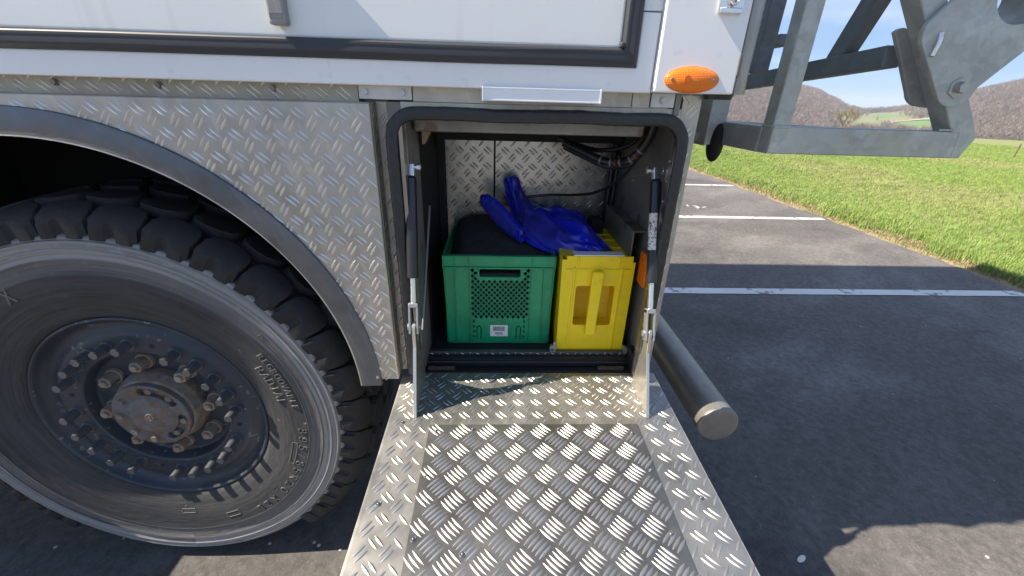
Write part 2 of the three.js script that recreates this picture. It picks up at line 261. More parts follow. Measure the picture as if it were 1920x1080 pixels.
{
  const azs = []; for (let a = -180; a < -20; a += 4) azs.push(a); for (let a = -20; a < 22; a += 1) azs.push(a); for (let a = 22; a < 60; a += .25) azs.push(a); for (let a = 60; a < 100; a += 1) azs.push(a); for (let a = 100; a <= 180; a += 4) azs.push(a);
  const rs = [0]; for (let r = 2.5; r < 40; r *= 1.022) rs.push(r); for (let r = 40; r < 900; r *= 1.018) rs.push(r); for (const r of [950, 1050, 1200, 1500, 2000, 2600]) rs.push(r);
  const pos = [], col = [], idx = [], nr = rs.length;
  for (const a of azs) for (const r of rs) {
    const x = CX + Math.sin(a * D) * r, z = CZ - Math.cos(a * D) * r, y = groundH(x, z); pos.push(x, y, z);
    const n = fbm(x * .25, z * .25, 4, 3), n2 = fbm(x * .05, z * .05, 3, 8), n3 = fbm(x * .02, z * .02, 3, 18), w = woodAt(x, z);
    let c = [mix(.15, .21, n), mix(.195, .215, n), mix(.055, .09, n)];
    const straw = sstep(EDGE + .55, EDGE + .05, x) * (r < 60 ? 1 : 0); c = [mix(c[0], .26, straw), mix(c[1], .21, straw), mix(c[2], .12, straw)];
    const far = sstep(60, 250, r); const lush = sstep(.5, .56, n3);
    const fc = [mix(.17, .10, lush), mix(.165, .175, lush), mix(.085, .045, lush)]; c = c.map((v, k) => mix(v, fc[k], far));
    const bare = [.145 + n2 * .03, .122 + n2 * .022, .105 + n2 * .02]; c = c.map((v, k) => mix(v, bare[k], clamp(w)));
    col.push(...c);
  }
  for (let i = 0; i < azs.length - 1; i++) for (let j = 0; j < nr - 1; j++) { const a = i * nr + j, b = a + nr; idx.push(a, a + 1, b, b, a + 1, b + 1); }
  const g = new THREE.BufferGeometry(); g.setAttribute('position', new THREE.Float32BufferAttribute(pos, 3)); g.setAttribute('color', new THREE.Float32BufferAttribute(col, 3)); g.setIndex(idx); g.computeVertexNormals();
  const m = new THREE.Mesh(g, std({ vertexColors: true, roughness: 1 })); m.name = 'ground'; m.userData = { kind: 'structure', label: 'grass field falling away to a valley and wooded hills' }; m.receiveShadow = m.castShadow = true; scene.add(m);
}
// parking lot: one sheet, ragged towards the grass
{
  const xs = [-45, -25, -12, -7, -5], zs = []; for (let x = -4; x < EDGE - .3; x += .11) xs.push(x); for (let x = EDGE - .3; x < EDGE + .001; x += .06) xs.push(x); xs.push(EDGE);
  for (let z = -60; z < -26; z += 4) zs.push(z); for (let z = -26; z < -12; z += .35) zs.push(z); for (let z = -12; z < 3; z += .11) zs.push(z); for (let z = 3; z <= 30; z += 3) zs.push(z);
  const pos = [], uv = [], col = [], idx = [];
  for (const x of xs) for (const z of zs) {
    const rag = x >= EDGE - .001 ? (fbm(z * 2.2, 3, 3, 7) - .5) * .16 + (fbm(z * 9, 1, 2, 5) - .5) * .07 : 0, X = x + rag;
    pos.push(X, x >= EDGE - .001 ? -.01 : 0, z); uv.push(X, z);
    const s = fbm(X * .7 + z * .25, z * .8, 4, 41), st = fbm(X * 2.3 + 9 + z * .8, z * 1.6 - X * .5, 4, 53), dust = sstep(.56, .74, fbm(X * 1.1, z * 2.6 + X * 1.2, 4, 87));
    let c = .86 + (s - .5) * .40 + (st - .5) * .26 + dust * .26 - .16 * sstep(.58, .72, fbm(X * .5 + 4, z * 1.7 - X * .6, 4, 23)) + .22 * sstep(.68, .74, fbm(X * 3.1 + z * 2.2, z * 5.4 - X * 2.6, 3, 29));
    const oil = Math.exp(-(((X - 2.95) / .22) ** 2 + ((z + 3.05) / .12) ** 2)) * .28, pale = Math.exp(-(((X - 2.55) / .14) ** 2 + ((z - .02) / .16) ** 2)) * .45 * sstep(.4, .65, fbm(X * 16, z * 16, 3, 2)); c = c - oil + pale;
    const edge = sstep(EDGE - .45, EDGE, x) * .18; c += edge; col.push(c * 1.01, c, c * .985);
  }
  const nz = zs.length; for (let i = 0; i < xs.length - 1; i++) for (let j = 0; j < nz - 1; j++) { const a = i * nz + j, b = a + nz; idx.push(a, a + 1, b, b, a + 1, b + 1); }
  const g = new THREE.BufferGeometry(); g.setAttribute('position', new THREE.Float32BufferAttribute(pos, 3)); g.setAttribute('uv', new THREE.Float32BufferAttribute(uv, 2)); g.setAttribute('color', new THREE.Float32BufferAttribute(col, 3)); g.setIndex(idx); g.computeVertexNormals();
  const m = new THREE.Mesh(g, M.asphalt); m.name = 'car_park'; m.userData = { kind: 'structure', label: 'dark asphalt car park' }; m.receiveShadow = true; scene.add(m);
}
for (let k = -3; k < 9; k++) {                                       // bay lines, one every 2.3 m
  const z = -2.06 - 2.31 * k, R = rngOf(k + 50), pos = [], idx = [], n = 60, x0 = -.2, x1 = EDGE - .08 - R() * .05;
  for (let i = 0; i <= n; i++) { const x = mix(x0, x1, i / n), w = .052 + (R() - .5) * .003; pos.push(x, .004, z - w, x, .004, z + w); if (i < n) { const a = i * 2; idx.push(a, a + 1, a + 2, a + 1, a + 3, a + 2); } }
  const g = new THREE.BufferGeometry(); g.setAttribute('position', new THREE.Float32BufferAttribute(pos, 3)); g.setIndex(idx); g.computeVertexNormals();
  mk('parking_line', g, M.paint, null, { kind: 'structure', label: 'white painted parking bay line' });
}
// grass: tufts of blades, dense and long near the kerb
{
  const R = rngOf(11), blade = (h, w, a, lean, ox, oz) => { const dx = Math.cos(a), dz = Math.sin(a), p = []; const b = [[ox - dz * w, 0, oz + dx * w], [ox + dz * w, 0, oz - dx * w], [ox + dx * lean * .4 - dz * w * .7, h * .6, oz + dz * lean * .4 + dx * w * .7], [ox + dx * lean * .4 + dz * w * .7, h * .6, oz + dz * lean * .4 - dx * w * .7], [ox + dx * lean, h * .95, oz + dz * lean]]; for (const i of [0, 1, 2, 2, 1, 3, 2, 3, 4]) p.push(...b[i]); return p; };
  const tuft = (n, s) => { const p = []; for (let i = 0; i < n; i++) p.push(...blade((.04 + R() * .05) * s, .0017 + R() * .0014, R() * 6.28, (.01 + R() * .055) * s, (R() - .5) * .09, (R() - .5) * .09)); const g = new THREE.BufferGeometry(); g.setAttribute('position', new THREE.Float32BufferAttribute(p, 3)); g.computeVertexNormals(); return g; };
  const gm = std({ roughness: .6, color: 0xffffff });
  const put = (name, label, g, N, place, tint) => { const im = new THREE.InstancedMesh(g, gm, N), m = new THREE.Matrix4(), q = new THREE.Quaternion(), e = new THREE.Euler(), c = new THREE.Color(); for (let i = 0; i < N; i++) { const [x, z, s] = place(); e.set((R() - .5) * .3, R() * 6.28, (R() - .5) * .3); q.setFromEuler(e); m.compose(new THREE.Vector3(x, groundH(x, z) - .004, z), q, new THREE.Vector3(s, s * (.75 + R() * .5), s)); im.setMatrixAt(i, m); im.setColorAt(i, tint(x, z, c)); } im.name = name; im.userData = { kind: 'stuff', label, category: 'grass' }; im.receiveShadow = im.castShadow = true; scene.add(im); };
  const tint = (x, z, c) => { const n = fbm(x * .8, z * .8, 3, 21), d = sstep(.48, .72, fbm(x * .35 + 5, z * .35, 4, 71)), near = sstep(EDGE + 3.2, EDGE + .3, x), v = .8 + R() * .4; const dry = clamp((R() < .16 ? .8 : 0) + .06 + d * .48 * (1 - near * .8)); return c.setRGB(mix(.175, .31, dry) * v + n * .03, mix(.280, .30, dry) * v + n * .03, mix(.055, .145, dry) * v); };
  put('grass', 'fresh green grass of the field beside the car park', tuft(10, 1), 240000, () => { for (;;) { const a = 12 + R() * 70, r = 4.6 + Math.pow(R(), 1.5) * 24, x = CX + Math.sin(a * D) * r, z = CZ - Math.cos(a * D) * r; if (x > EDGE + .10 + Math.abs(fbm(z * 2.1, 8, 3, 3) - .5) * .5) return [x, z, .62 + R() * .35 + .45 * sstep(.55, .8, fbm(x * 1.2, z * 1.2, 3, 14)) + .30 * sstep(EDGE + 1.8, EDGE + .2, x)]; } }, tint);
  put('dry_grass', 'dry straw coloured grass along the asphalt edge', tuft(8, .5), 14000, () => { const z = -16 + Math.pow(R(), .8) * 19, x = EDGE + .02 + (R() + R()) * .22; return [x, z, .6 + R() * .6]; }, (x, z, c) => { const v = .7 + R() * .5, g = R() < .3; return g ? c.setRGB(.12 * v, .19 * v, .04) : c.setRGB(.34 * v, .27 * v, .15 * v); });
}
// winter woods on the hills
{
  const R = rngOf(5), p = [], seg = (a, b, w) => { const d = [b[0] - a[0], b[1] - a[1], b[2] - a[2]], s = [R() - .5, R() - .5, R() - .5], cx = d[1] * s[2] - d[2] * s[1], cy = d[2] * s[0] - d[0] * s[2], cz = d[0] * s[1] - d[1] * s[0], l = Math.hypot(cx, cy, cz) / w; p.push(a[0] - cx / l, a[1] - cy / l, a[2] - cz / l, a[0] + cx / l, a[1] + cy / l, a[2] + cz / l, ...b); };
  seg([0, -.5, 0], [0, 8, 0], .22); seg([.1, -.5, .1], [.2, 8, .1], .2);
  for (let i = 0; i < 34; i++) { const h = 2.5 + R() * 5.5, a = R() * 6.28, l = 1.2 + R() * 2.6, o = R() * .8; seg([Math.cos(a) * o, h, Math.sin(a) * o], [Math.cos(a) * (o + l), h + 1.2 + R() * 3.2, Math.sin(a) * (o + l)], .10 + R() * .13); }
  const g = new THREE.BufferGeometry(); g.setAttribute('position', new THREE.Float32BufferAttribute(p, 3)); g.computeVertexNormals();
  const N = 100000, im = new THREE.InstancedMesh(g, std({ roughness: 1, color: 0xffffff }), N), m = new THREE.Matrix4(), q = new THREE.Quaternion(), c = new THREE.Color(), up = new THREE.Vector3(0, 1, 0); let k = 0;
  while (k < N) { const a = 8 + R() * 60, r = 280 + R() * 500, x = CX + Math.sin(a * D) * r, z = CZ - Math.cos(a * D) * r, w = woodAt(x, z); if (R() > w) { continue; } const n = fbm(x * .02, z * .02, 3, 5), s = .36 + R() * .30, v = .70 + R() * .5, ev = R() < .035 && n > .5; q.setFromAxisAngle(up, R() * 6.28); m.compose(new THREE.Vector3(x, groundH(x, z) - .3, z), q, new THREE.Vector3(s * 1.15, s, s * 1.15)); im.setMatrixAt(k, m); im.setColorAt(k, ev ? c.setRGB(.05 * v, .075 * v, .035 * v) : c.setRGB((.150 + n * .06) * v, (.118 + n * .045) * v, (.108 + n * .03) * v)); k++; }
  im.name = 'woodland'; im.userData = { kind: 'stuff', label: 'leafless brown woods covering the hills behind the field', category: 'woodland' }; im.castShadow = im.receiveShadow = true; scene.add(im);
}
const polar = (az, r) => { const x = CX + Math.sin(az * D) * r, z = CZ - Math.cos(az * D) * r; return [x, groundH(x, z), z]; };
{                                                                    // lane across the valley
  const line = [[39.2, 380], [40.2, 402], [40.9, 422], [41.35, 454], [42.2, 484], [43.16, 500], [44.28, 492], [45.6, 474]].map(([a, r]) => V3(polar(a, r))), cv = new THREE.CatmullRomCurve3(line), pos = [], idx = [], n = 90;
  for (let i = 0; i <= n; i++) { const q = cv.getPoint(i / n), t = cv.getTangent(i / n), s = new THREE.Vector3(-t.z, 0, t.x).normalize(); for (const k of [-1, 1]) { const x = q.x + s.x * k * 2.0, z = q.z + s.z * k * 2.0; pos.push(x, groundH(x, z) + .9, z); } if (i < n) { const a = i * 2; idx.push(a, a + 1, a + 2, a + 1, a + 3, a + 2); } }
  const g = new THREE.BufferGeometry(); g.setAttribute('position', new THREE.Float32BufferAttribute(pos, 3)); g.setIndex(idx); g.computeVertexNormals(); mk('valley_road', g, std({ color: lin(.36, .35, .32), roughness: .9 }), null, { kind: 'structure', label: 'pale lane winding through the valley' });
}
function bareTree(label, az, r, h, seed, depth = 5) {
  const R = rngOf(seed), tr = [], cr = [];
  const grow = (p, d, l, rad, k) => { const q = p.clone().addScaledVector(d, l); (k > depth - 2 ? tr : cr).push(rod(p.toArray(), q.toArray(), rad, k > 3 ? 7 : 4, rad * .66)); if (!k) return; const nb = k > depth - 1 ? 5 : 3; for (let i = 0; i < nb; i++) { const e = d.clone().add(new THREE.Vector3(R() - .5, R() * .35 - .02, R() - .5).multiplyScalar(1.5)).normalize(); grow(p.clone().lerp(q, .55 + .45 * (i ? R() : 1)), e, l * (.62 + R() * .2), rad * .6, k - 1); } };
  const b = polar(az, r); const t = thing('bare_tree', label, 'tree', b); grow(new THREE.Vector3(0, -.2, 0), new THREE.Vector3(.04, 1, 0).normalize(), h * .30, h * .024, depth);
  mk('trunk', tr, std({ color: lin(.20, .17, .12), roughness: 1 }), t); mk('crown', cr, std({ color: lin(.22, .18, .13), roughness: 1 }), t); return t;
}
bareTree('bare tree rising above the valley, seen between upright and plate of the rack', 39.0, 70, 5.0, 4, 6);
mk('field_post', [rod([0, -.05, 0], [.01, .42, .02], .022, 8), rod([.01, .42, .02], [.012, .45, .02], .024, 8, .01)], std({ color: lin(.14, .13, .08), roughness: 1 }), null, { label: 'short dark post standing alone in the field', category: 'post' }).position.set(...polar(51.4, 21));

// ───────────────────────── the truck ─────────────────────────
const font = await new FontLoader().loadAsync('fonts/droid/droid_sans_bold.typeface.json');
const fontR = await new FontLoader().loadAsync('fonts/droid/droid_sans_regular.typeface.json');
const truck = thing('truck', 'white expedition truck with aluminium chequer plate skirt, big wheel and open side locker', 'truck');
const T = (name, gs, mat, o) => mk(name, gs, mat, truck, o);

// living box above: side wall, roof, far side, underside
T('body_shell', [bx(-5.6, 1.36, 1.372, 4.35, -2.31, -.03, .02), bx(-5.6, .70, 1.30, 1.37, -2.27, -.06, .004), bx(-5.6, 1.31, .70, 1.37, -2.31, -2.27, .004)], M.white);
T('side_panel', plate([[-5.6, 1.363], [1.1995, 1.363], [1.1995, 1.489], [1.1665, 1.489], [1.1665, 1.404], [-5.6, 1.404]], -.03, .020, [], .003), M.white);
T('upper_panel', bx(1.167, 1.201, 1.491, 3.7, -.03, .017, .002), M.door, { label: 'greyer upper strip beside the hatch' });
T('hatch_door', bx(-5.5, 1.137, 1.432, 3.6, -.03, .018, .006), M.door);
// rubber frame round the hatch: moulded profile, mitred corner
{
  const prof = [[0, 0], [.0016, .008], [.0045, .0112], [.0075, .0116], [.0090, .0105], [.0105, .0108], [.019, .0128], [.0255, .0115], [.029, .007], [.031, 0]];     // across (from hatch edge outwards), height
  const sweep = (pts) => { const pos = [], idx = [], n = prof.length; pts.forEach(([x, y, ox, oy]) => prof.forEach(([a, h]) => pos.push(x + ox * a, y + oy * a, .0175 + h))); for (let i = 0; i < pts.length - 1; i++) for (let j = 0; j < n - 1; j++) { const a = i * n + j, b = a + n; idx.push(a, b, a + 1, b, b + 1, a + 1); } const g = new THREE.BufferGeometry(); g.setAttribute('position', new THREE.Float32BufferAttribute(pos, 3)); g.setIndex(idx); g.computeVertexNormals(); return toCreasedNormals(g, .9); };
  const run = [], R = rngOf(8); for (let i = 0; i <= 60; i++) run.push([mix(-5.5, 1.136, i / 60), 1.4335 + (i < 60 ? (fbm(i * .4, 2, 2, 5) - .5) * .004 : 0), 0, -1]); run[60] = [1.136, 1.4335, 1, -1];
  T('hatch_seal', [sweep(run), sweep([[1.136, 1.4335, 1, -1], [1.136, 1.47, 1, 0], [1.136, 3.6, 1, 0]]), bx(1.1305, 1.1385, 1.433, 1.442, .02, .034, .003)], M.rubber);
}
// hatch handle
{
  const h = part('hatch_handle', truck, [.5515, 1.449, 0]);
  mk('handle_bar', [plate(roundRect(-.0145, .0145, 0, .16, .004), .0185, .0375, [], .004)], std({ color: lin(.30, .31, .315), roughness: .6, map: aluMap }), h);
  mk('maker_plate', [bx(-.0105, .0105, .0085, .0092, .037, .0381, 0), bx(-.0105, .0105, .0155, .0162, .037, .0381, 0), bx(-.0105, -.0098, .0092, .0155, .037, .0381, 0), bx(.0098, .0105, .0092, .0155, .037, .0381, 0)], std({ color: lin(.16, .17, .175), roughness: .6 }), h);
}
// rear corner: proud white corner panel, stainless tube, latch, amber lamp
T('corner_panel', [plate(roundRect(1.201, 1.3495, 1.3645, 4.3, .003), -.03, .030, [], .003)], M.white);
T('corner_tube', [rod([1.3645, 1.366, .010], [1.3645, 4.3, .010], .0150, 28), rod([1.3645, 1.3655, .010], [1.3645, 1.367, .010], .0153, 28)], M.inox);
T('corner_edge', bx(1.3465, 1.3505, 1.395, 1.43, .012, .0325, .001), M.steel);
{
  const l = part('latch', truck, [1.311, 1.487, .030]);
  mk('latch_plate', [plate(roundRect(-.021, .021, 0, .11, .004), 0, .006, [], .002), bx(-.019, .019, .001, .01, .004, .008, .002)], M.bright, l);
  mk('latch_hook', [pipe([[-.004, .05, .011], [-.005, .02, .012], [.002, .0135, .012], [.008, .02, .012], [.008, .05, .011]], .0028, 24, 8), bx(-.007, -.002, .014, .05, .005, .010, .001)], M.bright, l);
}
{
  const l = part('marker_lamp', truck, [1.268, 1.3862, .030], 'amber oval side marker lamp');
  const g = new THREE.SphereGeometry(1, 48, 20, 0, Math.PI * 2, 0, Math.PI / 2).rotateX(Math.PI / 2).scale(.0495, .0215, .012);
  mk('lens', g, M.amber, l);
  const rim = new THREE.TorusGeometry(1, .02, 8, 48).scale(.0495, .0217, .06); mk('lamp_base', rim, M.amber, l);
  mk('bulb', new THREE.CylinderGeometry(.006, .006, .004, 20).rotateX(Math.PI / 2).translate(-.013, .001, .0118), std({ color: lin(.7, .13, .004), roughness: .3 }), l);
  for (const s of [-1, 1]) mk('lamp_screw', [new THREE.CylinderGeometry(.0028, .0028, .004, 12).rotateX(Math.PI / 2).translate(s * .0385, 0, .0078), bx(s * .0385 - .002, s * .0385 + .002, -.0004, .0004, .0092, .0103, 0)], M.steel, l);
}
T('under_lamp', new THREE.CylinderGeometry(.030, .026, .010, 28).scale(1, 1, .7).translate(1.343, 1.3605, -.012), M.blackGloss);

// vertical strip under the side panel, rail and brackets
{
  const s = T('upper_strip', bx(-1.2, .6535, 1.333, 1.3645, -.05, -.020, .001), std({ color: lin(.42, .405, .355), map: aluMap, roughness: .45, metalness: .8 }));
  lugs(s, lugG, duett(-1.0, .642, 1.334, 1.3725, .02, 1.3292, () => true, 4), M.lug, atZ(-.020));
  for (const x of [-.22, .105, .29, .497]) T('strip_screw', hexBolt(x, 1.3535, -.020, .0055, .005, x), M.steel);
}
{
  const b = T('bracket_strip', bx(.655, .7545, 1.339, 1.3645, -.05, -.017, .0015), M.aluTrim);
  for (const x of [.668, .738]) mk('bracket_bolt', hexBolt(x, 1.352, -.017, .0062, .006, x * 9), M.aluTrim, b);
  T('plain_strip', [bx(.756, 1.178, 1.337, 1.3645, -.05, -.019, .001), bx(1.1795, 1.214, 1.338, 1.3645, -.05, -.019, .001)], std({ color: lin(.60, .595, .56), roughness: .5, map: aluMap, metalness: .3 }));
  const c = T('bracket_strip', bx(1.2155, 1.262, 1.338, 1.3645, -.05, -.016, .0015), M.aluTrim); mk('bracket_bolt', hexBolt(1.238, 1.352, -.016, .0062, .006, 2), M.aluTrim, c);
  T('corner_gusset', [bx(1.264, 1.2755, 1.325, 1.3645, -.05, -.017, .001)], M.steel);
  T('drip_rail', [bx(.890, 1.1065, 1.3425, 1.3655, .022, .029, .001), bx(.8905, 1.106, 1.3625, 1.3655, -.018, .0305, .001), bx(.889, .8925, 1.342, 1.3665, -.018, .0315, .001), bx(1.104, 1.1075, 1.342, 1.3665, -.018, .0315, .001), bx(.8925, 1.104, 1.3425, 1.3455, .01, .0305, .001)], std({ color: lin(.80, .82, .86), roughness: .3, metalness: .55 }));
}

// chequer plate skirt with the wheel arch cut out
const AX = -.008, AY = .668, AR = .622;
{
  const s = new THREE.Shape(); s.moveTo(-.72, .697); s.lineTo(-.72, 1.334); s.lineTo(.677, 1.334); s.lineTo(.677, .699); s.lineTo(AX + AR, .699); s.absarc(AX, AY, AR, .05, Math.PI - .05, false); s.lineTo(AX - AR, .697); s.closePath();
  const g = new THREE.ExtrudeGeometry(s, { depth: .030, bevelEnabled: true, bevelThickness: .005, bevelSize: .005, bevelOffset: -.005, bevelSegments: 4, curveSegments: 60 }).translate(0, 0, -.035);
  const k = T('skirt_panel', g, M.alu);
  lugs(k, lugG, duett(-.70, .668, .706, 1.326, .398, 1.2935, (x, y) => Math.hypot(x - AX, y - AY) > .640, 2), M.lug, atZ(0));
  const q = T('skirt_return', [bx(.655, .6785, .702, 1.331, -.056, -.009, .002)], std({ color: lin(.30, .285, .25), map: aluMap, roughness: .5, metalness: .6 }));
  lugs(q, lugG, Array.from({ length: 28 }, (_, i) => [.032 - (i % 2) * .012, .715 + i * .0222, (i % 2 ? 50 : 65) * D, .75]), M.lug, new THREE.Matrix4().makeRotationY(Math.PI / 2).setPosition(.6785, 0, 0));
}
// arch trim: extruded black-anodised moulding with a turned lip
{
  const prof = [[.592, -.016], [.5925, .000], [.5945, .0045], [.598, .0062], [.604, .0064], [.640, .0060], [.6435, .0050], [.645, .0025], [.6455, -.003]], pos = [], idx = [], n = prof.length, N = 120, a0 = .028, a1 = Math.PI - .028;
  for (let i = 0; i <= N; i++) { const a = mix(a0, a1, i / N), w = (fbm(i * .09, 1, 2, 6) - .5) * .004; for (const [r, z] of prof) pos.push(AX + Math.cos(a) * (r + w * (r < .62 ? 1 : .2)), AY + Math.sin(a) * (r + w * (r < .62 ? 1 : .2)), z); if (i < N) for (let j = 0; j < n - 1; j++) { const p = i * n + j, q = p + n; idx.push(p, q, p + 1, q, q + 1, p + 1); } }
  const g = new THREE.BufferGeometry(); g.setAttribute('position', new THREE.Float32BufferAttribute(pos, 3)); g.setIndex(idx); g.computeVertexNormals();
  const t = T('arch_trim', [toCreasedNormals(g, .7)], M.archTrim); const lip = new THREE.TorusGeometry(.5935, .0022, 8, 120, Math.PI - .056).rotateZ(.028).translate(AX, AY, .0035); mk('trim_lip', lip, M.aluTrim, t); mk('arch_rivet', new THREE.CylinderGeometry(.0032, .0036, .003, 14).rotateX(Math.PI / 2).translate(.628, .712, .0075), M.bright, t);
}
// wheel housing, chassis rails and axle in the dark behind
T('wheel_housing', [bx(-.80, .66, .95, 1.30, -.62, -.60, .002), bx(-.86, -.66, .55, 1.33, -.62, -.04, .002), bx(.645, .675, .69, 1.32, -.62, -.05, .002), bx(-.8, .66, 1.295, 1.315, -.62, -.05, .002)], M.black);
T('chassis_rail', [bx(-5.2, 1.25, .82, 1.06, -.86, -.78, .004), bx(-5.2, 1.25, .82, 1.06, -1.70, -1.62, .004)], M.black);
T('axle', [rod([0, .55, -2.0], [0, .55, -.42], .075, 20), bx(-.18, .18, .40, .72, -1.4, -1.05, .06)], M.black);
// another lowered locker flap ahead of the wheel, out of the picture to the left: its shade falls by the tyre
T('front_locker_flap', [bx(-1.42, -.735, .672, .692, -.04, .60, .003)], M.alu, { label: 'second lowered flap ahead of the wheel' });
T('front_skirt', [bx(-5.4, -.722, .70, 1.334, -.05, -.004, .004)], M.alu);

// ───────────────────────── wheel ─────────────────────────
const wheel = part('wheel', truck, [0, .55, 0]);
const W = (name, gs, mat, o) => mk(name, gs, mat, wheel, o);
const lathe = (pts, seg = 160) => zTo(new THREE.LatheGeometry(pts.map((p) => new THREE.Vector2(...p)), seg));
function RO(z) { const t = Math.abs(z + .2135) / .193; return .5835 - .0105 * t * t - .037 * Math.pow(t, 7); }
{
  // sidewall with moulded rings; v of the texture runs along this profile
  const P = [[.286, -.080], [.2965, -.052], [.3005, -.0445], [.310, -.0385], [.330, -.0315], [.355, -.0245], [.380, -.0200], [.4155, -.0180], [.4175, -.0160], [.4205, -.0160], [.4225, -.0182], [.440, -.0180], [.452, -.0180], [.4535, -.0150], [.4565, -.0150], [.458, -.0182], [.474, -.0184], [.4755, -.0155], [.479, -.0155], [.4805, -.0188], [.4915, -.0195], [.4925, -.0165], [.4965, -.0170], [.4975, -.0205], [.506, -.0225], [.513, -.0290], [.527, -.048], [.545, -.080], [.556, -.120], [.560, -.170], [.561, -.2135], [.559, -.26], [.554, -.30], [.53, -.355], [.49, -.395], [.42, -.412], [.34, -.40], [.29, -.36]];
  const g = lathe(P, 220), p = g.attributes.position; for (let i = 0; i < p.count; i++) { const y = p.getY(i); if (y < -.5485) { p.setY(i, -.5485 - (y + .5485) * .02); } if (y < -.4) { const r = Math.hypot(p.getX(i), y), f = sstep(-.40, -.55, y); if (p.getZ(i) > -.06) p.setZ(i, p.getZ(i) + f * .016 * sstep(.56, .42, r)); } }
  g.computeVertexNormals(); W('tyre', g, M.tyre, { keepUV: true });
}
// tread blocks: four rows, each block its own piece
{
  const NB = 32;
  const block = (out, depth, foot) => {                              // out: [u, z] anticlockwise outline on the unrolled tread
    const rd = []; const n = out.length; for (let i = 0; i < n; i++) { const a = out[(i + n - 1) % n], b = out[i], c = out[(i + 1) % n]; const k = .24; rd.push([mix(b[0], a[0], k), mix(b[1], a[1], k)], [b[0] * .66 + (a[0] + c[0]) * .17, b[1] * .66 + (a[1] + c[1]) * .17], [mix(b[0], c[0], k), mix(b[1], c[1], k)]); }
    let cu = 0, cz = 0; for (const [u, z] of rd) { cu += u / rd.length; cz += z / rd.length; }
    const rings = [[1.05, -depth], [1, -.006], [.985, -.0015], [.955, 0], [.6, 0], [.25, 0]], pos = [], idx = [], m = rd.length;
    for (const [k, h] of rings) for (const [u, z] of rd) { const uu = cu + (u - cu) * k * 1.09, zz = cz + (z - cz) * k, d = h === -depth ? foot(zz, depth) : RO(zz) + h; const an = uu / .575; pos.push(Math.sin(an) * d, Math.cos(an) * d, zz); }
    pos.push(Math.sin(cu / .575) * RO(cz), Math.cos(cu / .575) * RO(cz), cz);
    for (let i = 0; i < rings.length - 1; i++) for (let j = 0; j < m; j++) { const a = i * m + j, b = i * m + (j + 1) % m, c = a + m, d = b + m; idx.push(a, c, b, b, c, d); }
    const l = (rings.length - 1) * m; for (let j = 0; j < m; j++) idx.push(l + j, l + m, l + (j + 1) % m);
    const g = new THREE.BufferGeometry(); g.setAttribute('position', new THREE.Float32BufferAttribute(pos, 3)); g.setIndex(idx); return boxUV(toCreasedNormals(g, .8));
  };
  const sk = (pts, k, z0) => pts.map(([u, z]) => [u + (z - z0) * k, z]);
  const shoulderFoot = (z) => z > -.045 ? .5025 : RO(z) - .026, midFoot = (z, d) => RO(z) - d;
  const rows = [
    [block(sk([[-.048, -.0190], [-.014, -.0185], [-.009, -.027], [.007, -.027], [.012, -.0185], [.048, -.0190], [.050, -.048], [.034, -.069], [-.020, -.0755], [-.049, -.062]], -.25, -.05), .03, shoulderFoot), 0],
    [block(sk([[-.046, -.098], [-.018, -.0835], [.030, -.0865], [.047, -.112], [.040, -.148], [.006, -.158], [-.036, -.152], [-.048, -.125]], -.2, -.12), .022, midFoot), .48],
    [block(sk([[-.046, -.186], [-.008, -.170], [.040, -.178], [.047, -.210], [.034, -.240], [-.010, -.246], [-.046, -.232]], .1, -.21), .022, midFoot), .02],
    [block(sk([[-.046, -.272], [-.008, -.258], [.040, -.266], [.047, -.300], [.034, -.330], [-.010, -.338], [-.046, -.320]], .2, -.30), .022, midFoot), .52],
    [block(sk([[-.046, -.358], [.010, -.348], [.048, -.360], [.048, -.405], [-.048, -.405]], .25, -.38), .03, (z) => RO(z) - .03), .05]];
  for (const [g, off] of rows) for (let i = 0; i < NB; i++) {
    const a = (i + off) / NB * Math.PI * 2, ny = Math.cos(a); if (ny < -.80) continue;     // those pressed into the contact patch do not show
    const m = new THREE.Mesh(g, M.tread); m.name = 'tread_block'; m.rotation.z = -a; m.castShadow = m.receiveShadow = true; wheel.add(m);
  }
}
// moulded lettering, set letter by letter round the sidewall
function sideZ(r) { const P = [[.30, -.0445], [.31, -.0385], [.33, -.0315], [.355, -.0245], [.38, -.02], [.4155, -.018], [.44, -.018], [.452, -.018]]; for (let i = 1; i < P.length; i++) if (r <= P[i][0]) return mix(P[i - 1][1], P[i][1], (r - P[i - 1][0]) / (P[i][0] - P[i - 1][0])); return -.018; }
function arcText(text, r, a0, a1, size, f = fontR, h = .0030) {
  const chars = [...text], out = [], n = chars.length; chars.forEach((ch, i) => { if (ch === ' ') return; const a = mix(a0, a1, n > 1 ? i / (n - 1) : 0) * D; let g = new TextGeometry(ch, { font: f, size, depth: h, curveSegments: 4, bevelEnabled: true, bevelThickness: .0006, bevelSize: .0004, bevelSegments: 1 }); g.computeBoundingBox(); const b = g.boundingBox; g.translate(-(b.min.x + b.max.x) / 2, -size / 2, 0); g.rotateZ(a - Math.PI / 2); g.translate(Math.cos(a) * r, Math.sin(a) * r, sideZ(r) - .0012); out.push(g); }); return out;
}
W('tyre_lettering', [...arcText('REGROOVABLE', .3995, 31, 7, .016), ...arcText('RADIAL', .370, 26.5, 10, .022)], M.letter);
W('tyre_lettering', [...arcText('395/85R20', .402, -5, -40, .0225), ...arcText('XZL', .402, -47, -56, .0225)], M.letter);
W('tyre_lettering', [...arcText('X', .405, 116, 116, .036)], M.letter);
